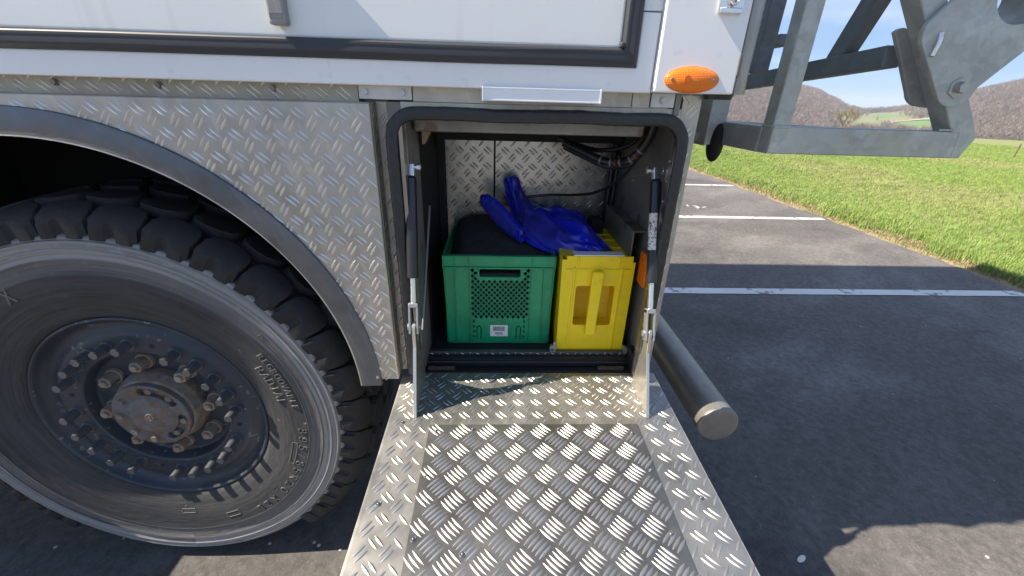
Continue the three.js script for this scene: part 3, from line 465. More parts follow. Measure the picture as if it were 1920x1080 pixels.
W('moulded_mark', (() => { const out = []; const ring = (a0, a1, r0, r1) => { const pts = []; const N = 12; for (let i = 0; i <= N; i++) pts.push([r1, mix(a0, a1, i / N)]); for (let i = N; i >= 0; i--) pts.push([r0, mix(a0, a1, i / N)]); pts.push(pts[0]); for (let i = 0; i < pts.length - 1; i++) { const [ra, aa] = pts[i], [rb, ab] = pts[i + 1]; out.push(rod([Math.cos(aa * D) * ra, Math.sin(aa * D) * ra, sideZ(ra)], [Math.cos(ab * D) * rb, Math.sin(ab * D) * rb, sideZ(rb)], .0012, 5)); } }; ring(-12, -24, .372, .386); ring(-66, -72, .376, .392); ring(-86, -92, .345, .358); ring(36, 37, .365, .445); ring(-1.5, -1.0, .335, .415); ring(-90.5, -90, .335, .44); return out; })(), M.letter);
// thin rib on the bright ring
W('sidewall_ring', new THREE.TorusGeometry(.4325, .0016, 6, 160).translate(0, 0, -.0185), M.letter);

W('rim', [lathe([[.305, -.085], [.2985, -.056], [.2965, -.0475], [.2935, -.0445], [.2895, -.0455], [.2865, -.050], [.2835, -.060], [.276, -.0705], [.266, -.0745], [.255, -.0735], [.246, -.0675], [.240, -.0645], [.232, -.0635], [.1885, -.0635], [.1855, -.0645], [.1825, -.069], [.178, -.094], [.1745, -.0985], [.168, -.1005], [.10, -.1005], [.05, -.1005]], 160)], M.rim);
for (let k = 0; k < 4; k++) { const a = (76 + k * 90) * D; W('vent_hole', [new THREE.CylinderGeometry(.0062, .0062, .004, 20).rotateX(Math.PI / 2).translate(Math.cos(a) * .211, Math.sin(a) * .211, -.0648), new THREE.TorusGeometry(.0066, .0006, 6, 20).translate(Math.cos(a) * .211, Math.sin(a) * .211, -.0634)], M.black); }
{
  const R = rngOf(3);
  for (let k = 0; k < 24; k++) { if (k % 6 === 0) continue; const a = (76 + k * 15) * D, r = .211, x = Math.cos(a) * r, y = Math.sin(a) * r, t = R() * 1.05;
    W('rim_bolt', [new THREE.CylinderGeometry(.0165, .0178, .005, 24).rotateX(Math.PI / 2).translate(x, y, -.0612), new THREE.CylinderGeometry(.0124, .0128, .018, 24).rotateX(Math.PI / 2).translate(x, y, -.0505), new THREE.CylinderGeometry(.0108, .0124, .0205, 6).rotateX(Math.PI / 2).rotateZ(t).translate(x, y, -.0315)], M.bolt); }
  for (let k = 0; k < 8; k++) { const a = (95 + k * 45) * D, r = .1395, x = Math.cos(a) * r, y = Math.sin(a) * r, t = R() * 1.05; W('wheel_nut', [new THREE.CylinderGeometry(.0220, .0235, .008, 28).rotateX(Math.PI / 2).translate(x, y, -.096), new THREE.CylinderGeometry(.0165, .0182, .030, 6).rotateX(Math.PI / 2).rotateZ(t).translate(x, y, -.078), new THREE.CylinderGeometry(.0088, .0098, .009, 20).rotateX(Math.PI / 2).translate(x, y, -.060)], M.nut); }
}
// hub: rusty drum, painted cap with recessed screws
{
  W('hub_drum', lathe([[.114, -.104], [.1135, -.084], [.111, -.076], [.107, -.072], [.104, -.060], [.101, -.056], [.093, -.0545], [.060, -.0535], [.001, -.0535]], 96), M.rust);
  const s = new THREE.Shape(); s.absarc(0, 0, .0985, 0, Math.PI * 2, false); const hs = [];
  const pocket = (a) => { const p = new THREE.Path(), r0 = .066, r1 = .088, w = .52; p.absarc(0, 0, r1, a - w, a + w, false); p.absarc(Math.cos(a + w) * .077, Math.sin(a + w) * .077, .011, a + w, a + w + Math.PI, false); p.absarc(0, 0, r0, a + w, a - w, true); p.absarc(Math.cos(a - w) * .077, Math.sin(a - w) * .077, .011, a - w + Math.PI, a - w + Math.PI * 2, false); return p; };
  for (const a of [62, -36]) hs.push(pocket(a * D));
  W('hub_cap', [plate(s, -.056, -.040, hs, .003)], M.hub);
  W('hub_face', [lathe([[.060, -.041], [.058, -.0375], [.052, -.0355], [.02, -.0345], [.001, -.0345]], 72)], M.hub);
  for (const a of [62, -36, -118, 160]) for (const d of [-19, 19]) { const q = (a + d) * D; W('cap_screw', [new THREE.CylinderGeometry(.0092, .0102, .012, 6).rotateX(Math.PI / 2).translate(Math.cos(q) * .077, Math.sin(q) * .077, a > 0 && a < 100 || a === -36 ? -.049 : -.038)], M.rust); }
  W('filler_plug', [new THREE.TorusGeometry(.0098, .0022, 8, 28).translate(0, 0, -.0342), new THREE.CylinderGeometry(.0095, .0095, .003, 24).rotateX(Math.PI / 2).translate(0, 0, -.0345), new THREE.CylinderGeometry(.0045, .0045, .002, 6).rotateX(Math.PI / 2).translate(0, 0, -.0325)], M.rust);
}

// ───────────────────────── side locker ─────────────────────────
// frame plate round the opening (chequer plate), rubber seal, inner walls
T('frame_plate', [bx(.7035, .730, .70, 1.336, -.056, -.022, .001)], M.steel);
lugs(T('frame_plate', [bx(1.281, 1.3185, .73, 1.362, -.034, -.022, .001)], M.alu), lugG, duett(1.281, 1.312, .70, 1.36, 1.302, .71, () => true, 6), M.lug, atZ(-.022));
lugs(T('frame_plate', [bx(.677, .7045, .70, 1.336, -.056, -.044, .001)], M.alu), lugG, duett(.684, .699, .70, 1.33, .692, .72, () => true, 7), M.lug, atZ(-.044));
T('frame_plate', [bx(.730, 1.281, 1.316, 1.337, -.034, -.022, .001)], M.alu);
{
  const L = .712, Rr = 1.2885, TT = 1.3165, B = .715, r = .045, pts = [];
  pts.push([L, B], [L, .9], [L, 1.1], [L, TT - r]); for (let i = 1; i <= 6; i++) { const a = Math.PI - i / 6 * Math.PI / 2; pts.push([L + r + Math.cos(a) * r, TT - r + Math.sin(a) * r]); }
  for (let i = 1; i < 6; i++) pts.push([mix(L + r, Rr - r, i / 6), TT + Math.sin(i * 2.1) * .0012]); for (let i = 0; i <= 6; i++) { const a = Math.PI / 2 - i / 6 * Math.PI / 2; pts.push([Rr - r + Math.cos(a) * r, TT - r + Math.sin(a) * r]); }
  pts.push([Rr, 1.1], [Rr, .9], [Rr, B]);
  const cv = new THREE.CatmullRomCurve3(pts.map(([x, y]) => V3([x, y, -.013])), false, 'centripetal');
  const pos = [], idx = [], N = 260, prof = []; for (let i = 0; i < 14; i++) { const a = i / 14 * Math.PI * 2; prof.push([Math.sign(Math.cos(a)) * Math.pow(Math.abs(Math.cos(a)), .6) * .0125, Math.sign(Math.sin(a)) * Math.pow(Math.abs(Math.sin(a)), .6) * .0125]); }
  for (let i = 0; i <= N; i++) { const p = cv.getPointAt(i / N), t = cv.getTangentAt(i / N), nx = -t.y, ny = t.x, w = 1 + .03 * Math.sin(i * .9) * Math.sin(i * .23); for (const [a, z] of prof) pos.push(p.x + nx * a * w, p.y + ny * a * w, p.z + z * w); if (i < N) for (let j = 0; j < 14; j++) { const q = i * 14 + j, k = i * 14 + (j + 1) % 14; idx.push(q, q + 14, k, k, q + 14, k + 14); } }
  const g = new THREE.BufferGeometry(); g.setAttribute('position', new THREE.Float32BufferAttribute(pos, 3)); g.setIndex(idx); g.computeVertexNormals(); T('locker_seal', g, M.seal);
}
T('locker_jamb', [bx(.725, .7335, .70, 1.31, -.034, -.006, .001)], M.inox, { label: 'pale metal edge inside the left of the seal' });
T('locker_jamb', [bx(1.2765, 1.2805, .70, 1.31, -.034, -.008, .001)], M.inox, { label: 'pale metal edge inside the right of the seal' });
T('locker_wall', [bx(.733, .7365, .70, 1.318, -.16, -.030, 0)], M.steel, { label: 'dusty steel cheek on the left of the locker' });
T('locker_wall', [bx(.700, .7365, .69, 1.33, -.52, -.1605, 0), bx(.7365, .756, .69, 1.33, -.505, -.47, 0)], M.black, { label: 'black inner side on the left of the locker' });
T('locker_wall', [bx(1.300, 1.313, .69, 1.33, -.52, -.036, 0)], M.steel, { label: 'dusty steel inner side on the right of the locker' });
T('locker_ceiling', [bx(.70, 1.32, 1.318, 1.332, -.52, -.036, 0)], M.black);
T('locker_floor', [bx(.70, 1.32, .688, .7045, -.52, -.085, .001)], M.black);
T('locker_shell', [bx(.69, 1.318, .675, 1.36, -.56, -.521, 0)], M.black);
T('ceiling_beam', [bx(.742, 1.232, 1.279, 1.3165, -.135, -.075, .006)], M.steel, { label: 'dusty grey steel beam across the locker top' });
T('rear_beam', [bx(.737, 1.299, 1.232, 1.29, -.50, -.44, .003)], M.black);
T('wooden_wedge', [new THREE.ExtrudeGeometry(new THREE.Shape([new THREE.Vector2(.748, 1.282), new THREE.Vector2(.772, 1.282), new THREE.Vector2(.752, 1.248), new THREE.Vector2(.748, 1.248)]), { depth: .03, bevelEnabled: false }).translate(0, 0, -.17)], M.wood);
for (const [a, b, s] of [[.757, .909, 0], [.9135, 1.2725, 1]]) {
  const p = T('back_panel', bx(a, b, .705, 1.2315, -.519, -.500, .001), M.aluIn);
  lugs(p, lugG, duett(a + .004, b - .004, .71, 1.227, .955 + s * .012, 1.177, () => true, 11 + s, .0434, 47, -40, .0475), M.lug, atZ(-.500));
}
T('back_pillar', [bx(1.2735, 1.2835, .705, 1.23, -.515, -.488, .001)], M.steel);
T('conduit', [rod([1.262, .75, -.465], [1.285, 1.24, -.475], .010, 14), rod([1.277, .75, -.46], [1.298, 1.20, -.47], .008, 14)], M.blackGloss);
// cables: striped loom along the top right, one lead hanging across
{
  const loom = [[1.10, 1.242, -.33], [1.15, 1.222, -.30], [1.195, 1.205, -.27], [1.225, 1.203, -.25], [1.255, 1.215, -.22], [1.283, 1.26, -.20], [1.290, 1.315, -.18]];
  T('cable_loom', [pipe(loom, .011, 60, 10), pipe(loom.map(([x, y, z]) => [x + .006, y - .014, z - .02]), .007, 50, 8), pipe([[1.09, 1.25, -.38], [1.14, 1.235, -.36], [1.20, 1.225, -.32], [1.27, 1.25, -.27], [1.286, 1.315, -.23]], .006, 40, 8)], M.blackGloss);
  const cv = new THREE.CatmullRomCurve3(loom.map(V3)), bits = [], R = rngOf(6); for (let i = 0; i < 9; i++) { const t = .36 + i * .045, p = cv.getPointAt(t), q = cv.getPointAt(t + .014); bits.push(rod(p.toArray(), q.toArray(), .0116, 12)); }
  T('cable_tape', bits.filter((_, i) => i % 2 === 0), std({ color: lin(.22, .22, .22), roughness: .5 })); T('cable_tape', bits.filter((_, i) => i % 4 === 3), std({ color: lin(.22, .03, .02), roughness: .5 }));
  T('hanging_cable', pipe([[.99, 1.062, -.44], [1.03, 1.07, -.44], [1.09, 1.078, -.43], [1.15, 1.085, -.40], [1.20, 1.10, -.36], [1.245, 1.14, -.30], [1.275, 1.20, -.25], [1.290, 1.27, -.21], [1.292, 1.318, -.2]], .0042, 80, 8), M.blackGloss);
}
// folded steel cover on the right wall, orange reflector, stray screws
T('wall_cover', [bx(1.266, 1.2995, 1.047, 1.050, -.43, -.145, .001), bx(1.266, 1.269, .80, 1.0495, -.43, -.145, .001)], M.steel);
T('cover_edge', [bx(1.2655, 1.2692, .80, 1.0505, -.1455, -.1435, .0008), bx(1.2655, 1.2995, 1.0468, 1.0507, -.1455, -.1435, .0008)], M.inox);
T('relay_box', [bx(1.206, 1.246, .95, 1.02, -.42, -.36, .004)], M.black);
T('side_reflector', [bx(1.290, 1.2995, .917, 1.003, -.135, -.088, .003), ...Array.from({ length: 12 }, (_, i) => bx(1.2885, 1.2905, .921 + i * .0066, .925 + i * .0066, -.1351, -.0879, .001))], M.amber);
T('tail_lamp', [bx(1.314, 1.3435, .915, 1.012, -.104, -.086, .003)], M.red);
for (const [y, z] of [[1.20, -.33], [1.15, -.30], [1.06, -.28]]) T('wall_screw', rod([1.2965, y, z], [1.3005, y, z], .0028, 8), M.bright);
// sill: chequer lip, channel, black bars, rusty hinges
{
  const s = T('locker_sill', [bx(.733, 1.281, .7005, .7125, -.121, -.106, .002)], std({ color: lin(.10, .105, .11), roughness: .35, metalness: .5 }));
  lugs(s, lugG, Array.from({ length: 26 }, (_, i) => [.745 + i * .0208, .7065, (i % 2 ? 62 : -25) * D, .42]), M.lug, atZ(-.106));
}
T('sill_bar', [bx(.728, 1.284, .682, .6985, -.125, -.080, .003), rod([.728, .7015, -.093], [1.284, .7015, -.093], .0042, 10)], M.blackGloss);
T('sill_bar', [bx(.70, 1.315, .640, .680, -.125, -.062, .003)], M.black);
T('sill_post', [bx(.712, .728, .60, .735, -.11, -.034, .002), bx(1.284, 1.300, .60, .735, -.11, -.034, .002)], M.black);
for (const x of [.775, 1.232]) T('hinge', [rod([x - .035, .6865, -.068], [x - .013, .6865, -.068], .0062, 14), rod([x - .012, .6865, -.068], [x + .012, .6865, -.068], .0056, 14), rod([x + .013, .6865, -.068], [x + .035, .6865, -.068], .0062, 14)], std({ color: lin(.075, .048, .036), roughness: .8, bumpMap: grainBump, bumpScale: .001 }));

// ───────────────────────── lowered flap ─────────────────────────
const flap = part('locker_flap', truck, [0, .688, -.045], 'lowered locker flap of two-bar chequer plate with a five-bar inset'); flap.rotation.x = .042;
{
  const lay = new THREE.Matrix4().makeRotationX(-Math.PI / 2);      // panel (x, y) -> (x, 0, -y)
  const P = mk('flap_sheet', [bx(.680, 1.3415, -.022, 0, 0, .64, .0025)], M.flap, flap);
  mk('flap_edge', [bx(.6785, .6815, -.05, -.0005, .002, .64, .001), bx(1.340, 1.343, -.05, -.0005, .002, .64, .001)], M.alu, flap);
  const up = (y) => new THREE.Matrix4().makeTranslation(0, y, 0).multiply(lay);
  lugs(flap, lugG, duett(.686, 1.336, -.635, -.004, .700, -.297, (x, y) => !(x > .766 && x < 1.249 && y < -.176), 21, .0424, 50, -46, .0415), M.flapLug, up(0)).name = 'tread_lugs';
  mk('flap_inset', [bx(.773, 1.242, 0, .0025, .185, .64, .0009)], M.inset, flap);
  const bars = [], R = rngOf(31), p = .0590, q = .0555, ox = .843, oy = -.372;
  for (let i = -3; i < 9; i++) for (let j = -7; j < 6; j++) for (const [hx, hy, an] of [[0, 0, -45], [.5, .5, 45]]) { const cx = ox + (i + hx) * p, cy = oy + (j + hy) * q, a = an * D; for (let k = -2; k <= 2; k++) { const x = cx - Math.sin(a) * k * .0082, y = cy + Math.cos(a) * k * .0082; if (x > .781 && x < 1.234 && y < -.192 && y > -.636) bars.push([x, y, a + (R() - .5) * .04, .97 + R() * .05]); } }
  lugs(flap, barG, bars, M.flapLug, up(.0025)).name = 'five_bar_lugs';
  for (const [x, z] of [[.79, .205], [.87, .199], [.96, .2], [1.06, .2], [1.13, .2], [1.222, .212], [.786, .318], [1.231, .31], [.783, .442], [.867, .468], [1.135, .467], [1.223, .440]]) mk('rivet', [new THREE.SphereGeometry(.0036, 12, 8, 0, 6.3, 0, 1.57).translate(x, .0028, z), new THREE.TorusGeometry(.0046, .0008, 6, 16).rotateX(Math.PI / 2).translate(x, .0029, z)], M.bolt, flap);
  for (const [x, z] of [[.712, .175], [.708, .375], [1.312, .178], [1.308, .37]]) mk('rivet', [new THREE.SphereGeometry(.0036, 12, 8, 0, 6.3, 0, 1.57).translate(x, .0004, z), new THREE.TorusGeometry(.0046, .0008, 6, 16).rotateX(Math.PI / 2).translate(x, .0006, z)], M.bolt, flap);
}
// stay plates and gas struts
function stay(x, top, rodTop, rodBot, tip, inner, side) {
  const g = part('gas_strut', truck, [0, 0, 0], side + ' gas strut of the locker flap');
  const [ty, tz] = top, [by, bz] = rodBot, dir = [by - ty, bz - tz], L = Math.hypot(...dir), u = dir.map((v) => v / L), at = (t) => [x, ty + dir[0] * t, tz + dir[1] * t];
  mk('cylinder', [rod(at(.07), at(.685), .0125, 28), rod(at(.055), at(.072), .009, 24, .0122), rod(at(.683), at(.69), .0115, 24)], M.blackGloss, g);
  mk('piston_rod', [rod(at(.69), at(.875), .0062, 20), rod(at(.80), at(.845), .0068, 20)], M.bright, g);
  mk('top_joint', [beam(at(-.02), at(.055), .015, .017, .002, [1, 0, 0]), rod([x - .022, ty, tz], [x + .022, ty, tz], .0045, 14), rod([x - .021, ty, tz], [x - .014, ty, tz], .008, 6), rod([x + .014, ty, tz], [x + .021, ty, tz], .008, 6)], M.bright, g);
  const f0 = at(.86), f1 = at(1.06); mk('clevis', [beam([x - .0085, f0[1], f0[2]], [x - .0085, f1[1], f1[2]], .0045, .018, .001, [0, 0, 1]), beam([x + .0085, f0[1], f0[2]], [x + .0085, f1[1], f1[2]], .0045, .018, .001, [0, 0, 1]), beam(at(.855), at(.885), .0215, .019, .002, [0, 0, 1]), rod([x - .014, by - .006, bz], [x + .014, by - .006, bz], .0045, 14), rod([x - .0145, by - .006, bz], [x - .011, by - .006, bz], .0075, 14)], M.pin, g);
  const sh = new THREE.Shape(); sh.moveTo(tip[1], tip[0]); sh.lineTo(inner[1], inner[0]); sh.lineTo(bz - .012, by - .05); sh.lineTo(bz - .012, by - .004); sh.absarc(bz, by - .008, .0125, Math.PI - .4, .3, true); sh.lineTo(bz + .016, by - .05); sh.closePath();
  T('stay_plate', new THREE.ExtrudeGeometry(sh, { depth: .006, bevelEnabled: true, bevelThickness: .0008, bevelSize: .0008, bevelSegments: 1 }).rotateY(-Math.PI / 2).translate(x + .0032, 0, 0), std({ color: lin(.62, .61, .58), map: aluMap, roughness: .32, metalness: .85 }), { label: side + ' stay plate of the locker flap' });
  return g;
}
stay(.7365, [1.212, -.042], 0, [.884, .044], [.683, .116], [.689, -.030], 'left');
const gsR = stay(1.272, [1.210, -.076], 0, [.868, .042], [.683, .121], [.688, .001], 'right');
mk('strut_label', (() => { const g = new THREE.CylinderGeometry(.0127, .0127, .082, 28, 1, true, -1.55, 1.7); g.applyQuaternion(new THREE.Quaternion().setFromUnitVectors(new THREE.Vector3(0, 1, 0), new THREE.Vector3(0, .3414, -.116).normalize())); return g.translate(1.272, 1.083, -.032); })(), std({ roughness: .5, map: colTex(128, (u, v) => { const s = sstep(.55, .66, fbm(u * 20, v * 20, 3, 4, 0)); return [mix(.62, .12, s), mix(.6, .11, s), mix(.56, .1, s)]; }, 1 / .06) }), gsR);
T('stay_rod', rod([.752, 1.10, -.17], [.7475, .85, .01], .0028, 8), M.steel);

// rear under-run bar
{
  const b = T('underrun_bar', [rod([1.526, .556, -2.25], [1.526, .556, .006], .0545, 48)], std({ color: lin(.27, .265, .25), roughness: .40, metalness: .55, map: aluMap }));
  mk('end_cap', [lathe([[.001, .0128], [.035, .0125], [.048, .0122], [.0528, .0108], [.0548, .0075], [.0548, .0045], [.0540, .0040]], 64).translate(1.526, .556, 0)], std({ color: lin(.27, .26, .245), roughness: .45, metalness: .5, map: aluMap }), b);
  mk('cap_weld', new THREE.TorusGeometry(.0545, .0014, 8, 64).translate(1.526, .556, .0045), M.steel, b);
  T('bar_bracket', [bx(1.30, 1.50, .53, .58, -.86, -.78, .004), bx(1.25, 1.33, .53, 1.0, -.86, -.78, .004)], M.black);
}

// ───────────────────────── galvanised rack on the tail ─────────────────────────
const rack = part('tail_rack', truck, [0, 0, 0], 'galvanised steel tube rack bolted to the tail');
const K = (name, gs, o) => mk(name, gs, M.galv, rack, o);
K('front_rail', [beam([1.524, 1.278, -.12], [1.985, 1.277, -.12], .040, .058, .004)]);
K('side_rail', [beam([1.544, 1.277, -.1405], [1.544, 1.277, -1.7], .040, .058, .004)]);
K('cross_rail', [beam([1.625, 1.286, -.60], [1.842, 1.286, -.145], .038, .03, .003)]);
K('upright', [beam([1.5445, 1.302, -.12], [1.5445, 2.6, -.12], .040, .040, .004, [0, 0, 1]), rod([1.526, 1.305, -.0995], [1.563, 1.305, -.0995], .0022, 6)]);
K('bracket_post', [beam([1.503, 1.246, -.352], [1.503, 2.2, -.352], .062, .062, .003, [0, 0, 1]), bx(1.470, 1.474, 1.246, 1.7, -.42, -.29, .001)]);
K('slanted_post', [plate([[1.938, 1.302], [1.993, 1.302], [1.985, 1.318], [1.40 + .05, 2.02], [1.395, 2.02]], -.145, -.0985, [], .003), plate([[1.90, 1.296], [1.94, 1.307], [1.935, 1.255], [1.90, 1.255]], -.139, -.101, [], .002)]);
K('weld_bead', [[1.5255, 1.3075, -.0995, 1.5635, 1.3075, -.0995], [1.524, 1.307, -.1005, 1.524, 1.307, -.139], [1.905, 1.3085, -.0995, 1.938, 1.3085, -.0995], [1.526, 1.250, -.0985, 1.526, 1.304, -.0985]].map(([a, b, c, d, e, f]) => rod([a, b, c], [d, e, f], .0024, 7)));
K('corner_gusset', [plate([[1.96, 1.2485], [1.978, 1.2485], [1.999, 1.29], [1.993, 1.306], [1.955, 1.306]], -.1385, -.0985, [], .002)]);
{
  const s = new THREE.Shape(); s.moveTo(1.776, 1.508); s.lineTo(1.818, 1.556); s.lineTo(1.90, 1.70); s.lineTo(2.16, 1.70); s.lineTo(2.14, 1.61); s.lineTo(1.935, 1.392); s.absarc(1.893, 1.398, .043, -.1, -2.55, true); s.lineTo(1.779, 1.470); s.quadraticCurveTo(1.768, 1.492, 1.776, 1.508);
  const h = new THREE.Path(); h.absellipse(1.955, 1.565, .058, .056, 0, Math.PI * 2);
  K('bracket_plate', [plate(s, -.0975, -.086, [h], .002)], { label: 'large galvanised plate with a round hole' });
  K('plate_collar', [new THREE.CylinderGeometry(.059, .059, .09, 40, 1, true).rotateX(Math.PI / 2).translate(1.955, 1.565, -.143)]);
  const s2 = new THREE.Shape(); s2.moveTo(1.777, 1.500); s2.quadraticCurveTo(1.789, 1.513, 1.803, 1.506); s2.lineTo(1.93, 1.40); s2.lineTo(1.93, 1.352); s2.lineTo(1.895, 1.355); s2.quadraticCurveTo(1.868, 1.358, 1.857, 1.382); s2.closePath();
  K('bracket_plate', [plate(s2, -.172, -.160, [], .002)], { label: 'second plate behind the slanted post' });
  K('plate_slot', [pipe([[1.809, 1.490, -.0855], [1.8095, 1.475, -.083], [1.807, 1.449, -.0845]], .0052, 20, 10)]).material = M.bright;
  mk('plate_bolt', hexBolt(1.895, 1.393, -.086, .0125, .013, .3), M.pin, rack); mk('bolt_spacer', [plate(Array.from({ length: 6 }, (_, i) => [1.893 + Math.cos(i * 1.047 + .5) * .021, 1.392 + Math.sin(i * 1.047 + .5) * .021]), -.0862, -.083, [], .001)], M.galv, rack);
  mk('rail_bolt', [rod([1.471, 1.2655, -.335], [1.460, 1.2655, -.335], .011, 6), rod([1.4715, 1.2655, -.335], [1.468, 1.2655, -.335], .0145, 20)], M.galv, rack);
  mk('rubber_horn', new THREE.SphereGeometry(1, 24, 16).scale(.020, .052, .03).translate(1.520, 1.252, -.33), M.black, rack);
}
const far = (name, a, b, w, h) => mk(name, [beam(a, b, w, h, .003)], std({ map: galvMap, roughness: .6, metalness: .3, color: lin(.42, .45, .5) }), rack);
far('depth_rail', [1.80, 1.455, -.17], [1.80, 1.412, -.90], .04, .044);
far('depth_rail', [1.80, 1.412, -.90], [1.80, 1.40, -1.55], .04, .044);
far('depth_rail', [1.80, 1.533, -.585], [1.80, 1.535, -1.3], .04, .032);
far('far_post', [1.80, 1.455, -.338], [1.80, 2.0, -.055], .036, .05);
far('far_post', [1.70, 1.435, -.528], [1.70, 2.3, -.50], .045, .05);
far('far_post', [1.80, 1.40, -1.55], [1.80, 2.4, -1.55], .05, .05);

// ───────────────────────── things in the locker ─────────────────────────
// green crate
{
  const X0 = .778, X1 = 1.0765, Y0 = .7055, Y1 = .9715, ZF = -.168, ZB = -.468, w = X1 - X0, c = thing('plastic_crate', 'green plastic crate with lattice front holding a black rubber mat in the locker', 'crate', [X0, Y0, ZF]), H = Y1 - Y0;
  const s = new THREE.Shape(); s.moveTo(.008, 0); s.lineTo(w - .008, 0); s.lineTo(w - .001, H - .034); s.lineTo(.001, H - .034); s.closePath();
  const sy = H / .265, hole = (cx, cy, r, ry = r) => { const p = new THREE.Path(); p.moveTo(cx - r, cy); p.lineTo(cx, cy + ry); p.lineTo(cx + r, cy); p.lineTo(cx, cy - ry); p.closePath(); s.holes.push(p); };
  const hx0 = .0775, px = .01495, py = .0165;
  s.holes.push(new THREE.Path(roundRect(.0956, .2066, H - .060, H - .0365, .004).getPoints(4)));
  for (let j = 0; j < 18; j++) for (let i = 0; i < 11; i++) { const odd = j % 2, cx = hx0 + i * px + (odd ? px / 2 : 0), cy = H - .043 - j * py / 2; if (cx > .2285) continue; const lat = cy < H - .070; if (!lat && cx > .087 && cx < .215) continue; hole(cx, cy, .0058, .0064); }
  for (let j = 0; j < 4; j++) for (const k of [0, 1]) { const x = k ? .2235 : .0775, y = H - .198 - j * .0165, d = k ? -1 : 1, p = new THREE.Path(); p.moveTo(x, y - .0055); p.lineTo(x + d * .0065, y); p.lineTo(x, y + .0055); p.closePath(); s.holes.push(p); }
  mk('front_wall', plate(s, -.0042, -.0002, [], .0006), M.green, c);
  mk('side_wall', [plate([[.0, .001], [.292, .001], [.292, H - .034], [0, H - .034]], 0, .004, [], .0006).rotateY(Math.PI / 2).translate(.003, 0, 0)], M.green, c);
  mk('side_wall', [plate([[.0, .001], [.292, .001], [.292, H - .034], [0, H - .034]], 0, .004, [], .0006).rotateY(Math.PI / 2).translate(w - .0075, 0, 0)], M.green, c);
  mk('back_wall', bx(.004, w - .004, .001, H - .034, -.3, -.296, .001), M.green, c); mk('crate_floor', bx(.008, w - .008, 0, .004, -.294, -.005, .001), M.green, c);
  mk('rim', [bx(0, w, H - .0345, H - .032, -.002, .006, .0008), bx(-.001, w + .001, H - .003, H, -.006, .0065, .0012), bx(0, w, H - .032, H - .002, -.003, .0015, .0006), bx(-.001, .004, H - .034, H, -.3, -.002, .001), bx(w - .004, w + .001, H - .034, H, -.3, -.002, .001), bx(-.001, w + .001, H - .034, H, -.304, -.3, .001), bx(-.001, .002, H - .034, H, -.006, .006, .0006), bx(w - .002, w + .001, H - .034, H, -.006, .006, .0006), ...[.0305, .068, .2365].map((x) => bx(x, x + .002, H - .032, H - .003, .001, .006, .0006))], M.green, c);
  mk('rib', [[.0295, .0028], [.070, .003], [.2345, .003], [.268, .0028]].map(([x, t]) => bx(x, x + t, .002, H - .034, -.001, .0052, .0008)), M.green, c);
  mk('corner_edge', [beam([.0095, .001, .001], [.0015, H - .034, .001], .003, .009, .001, [0, 0, 1]), beam([w - .0095, .001, .001], [w - .0015, H - .034, .001], .003, .009, .001, [0, 0, 1]), bx(.008, w - .008, 0, .0035, -.002, .0045, .001)], M.green, c);
  const fr = roundRect(.0925, .2097, H - .0635, H - .0335, .005); mk('grip_frame', plate(fr, -.001, .0055, [new THREE.Path(roundRect(.0962, .206, H - .060, H - .037, .004).getPoints(4))], .0007), M.green, c);
  mk('foot_groove', [.094, .206].map((x) => { const q = [[x - .0055, .012, .0004], [x - .0055, .048, .0004], [x - .003, .0525, .0004], [x + .003, .0525, .0004], [x + .0055, .048, .0004], [x + .0055, .012, .0004]]; return pipe(q, .0017, 40, 6); }), std({ color: lin(.003, .06, .022), roughness: .6 }), c);
  const cvs = document.createElement('canvas'); cvs.width = 256; cvs.height = 168; const q = cvs.getContext('2d'); q.fillStyle = '#e9e8e6'; q.fillRect(0, 0, 256, 168); q.fillStyle = '#20201f'; let bxp = 40; const bars = [7, 3, 5, 3, 9, 3, 4, 3, 9, 4, 5, 3, 8, 3, 5, 3, 4, 3, 9, 3, 4, 3]; bars.forEach((b, i) => { q.fillRect(bxp, 22, b, 66); bxp += b + (i % 3 ? 3 : 4); }); q.font = 'bold 48px sans-serif'; q.textAlign = 'center'; q.textBaseline = 'middle'; q.fillText('K845', 128, 122); q.fillRect(66, 147, 130, 3);
  const ct = new THREE.CanvasTexture(cvs); ct.colorSpace = THREE.SRGBColorSpace; const lg = new THREE.PlaneGeometry(.050, .0365).translate(.1505, .0385, .0008);
  mk('barcode_label', [lg], std({ map: ct, roughness: .5 }), c, { keepUV: true, label: 'white barcode label reading K845' });
}
// black rubber mat stuffed into the crate
{
  const pos = [], idx = [], nx = 30, nz = 26; for (let i = 0; i <= nx; i++) for (let j = 0; j <= nz; j++) { const u = i / nx, v = j / nz, x = mix(.7885, 1.066, u), z = mix(-.178, -.462, v), e = Math.min(u, 1 - u) * 2, arch = Math.pow(Math.sin(Math.PI * clamp(.02 + .96 * u)), .16); const y = .905 + (.042 + .062 * v) * arch + (fbm(u * 5, v * 5, 3, 4) - .5) * .014 - .05 * sstep(.12, 0, u) * (1 - v); pos.push(x, y, z); if (i < nx && j < nz) { const a = i * (nz + 1) + j, b = a + nz + 1; idx.push(a, b, a + 1, b, b + 1, a + 1); } }
  const top = new THREE.BufferGeometry(); top.setAttribute('position', new THREE.Float32BufferAttribute(pos, 3)); top.setIndex(idx); top.computeVertexNormals();
  mk('rubber_mat', [top, bx(.7885, 1.066, .715, .915, -.4615, -.1785, .006)], M.mat, null, { label: 'rough black rubber mat bulging out of the green crate', category: 'rubber mat' });
}
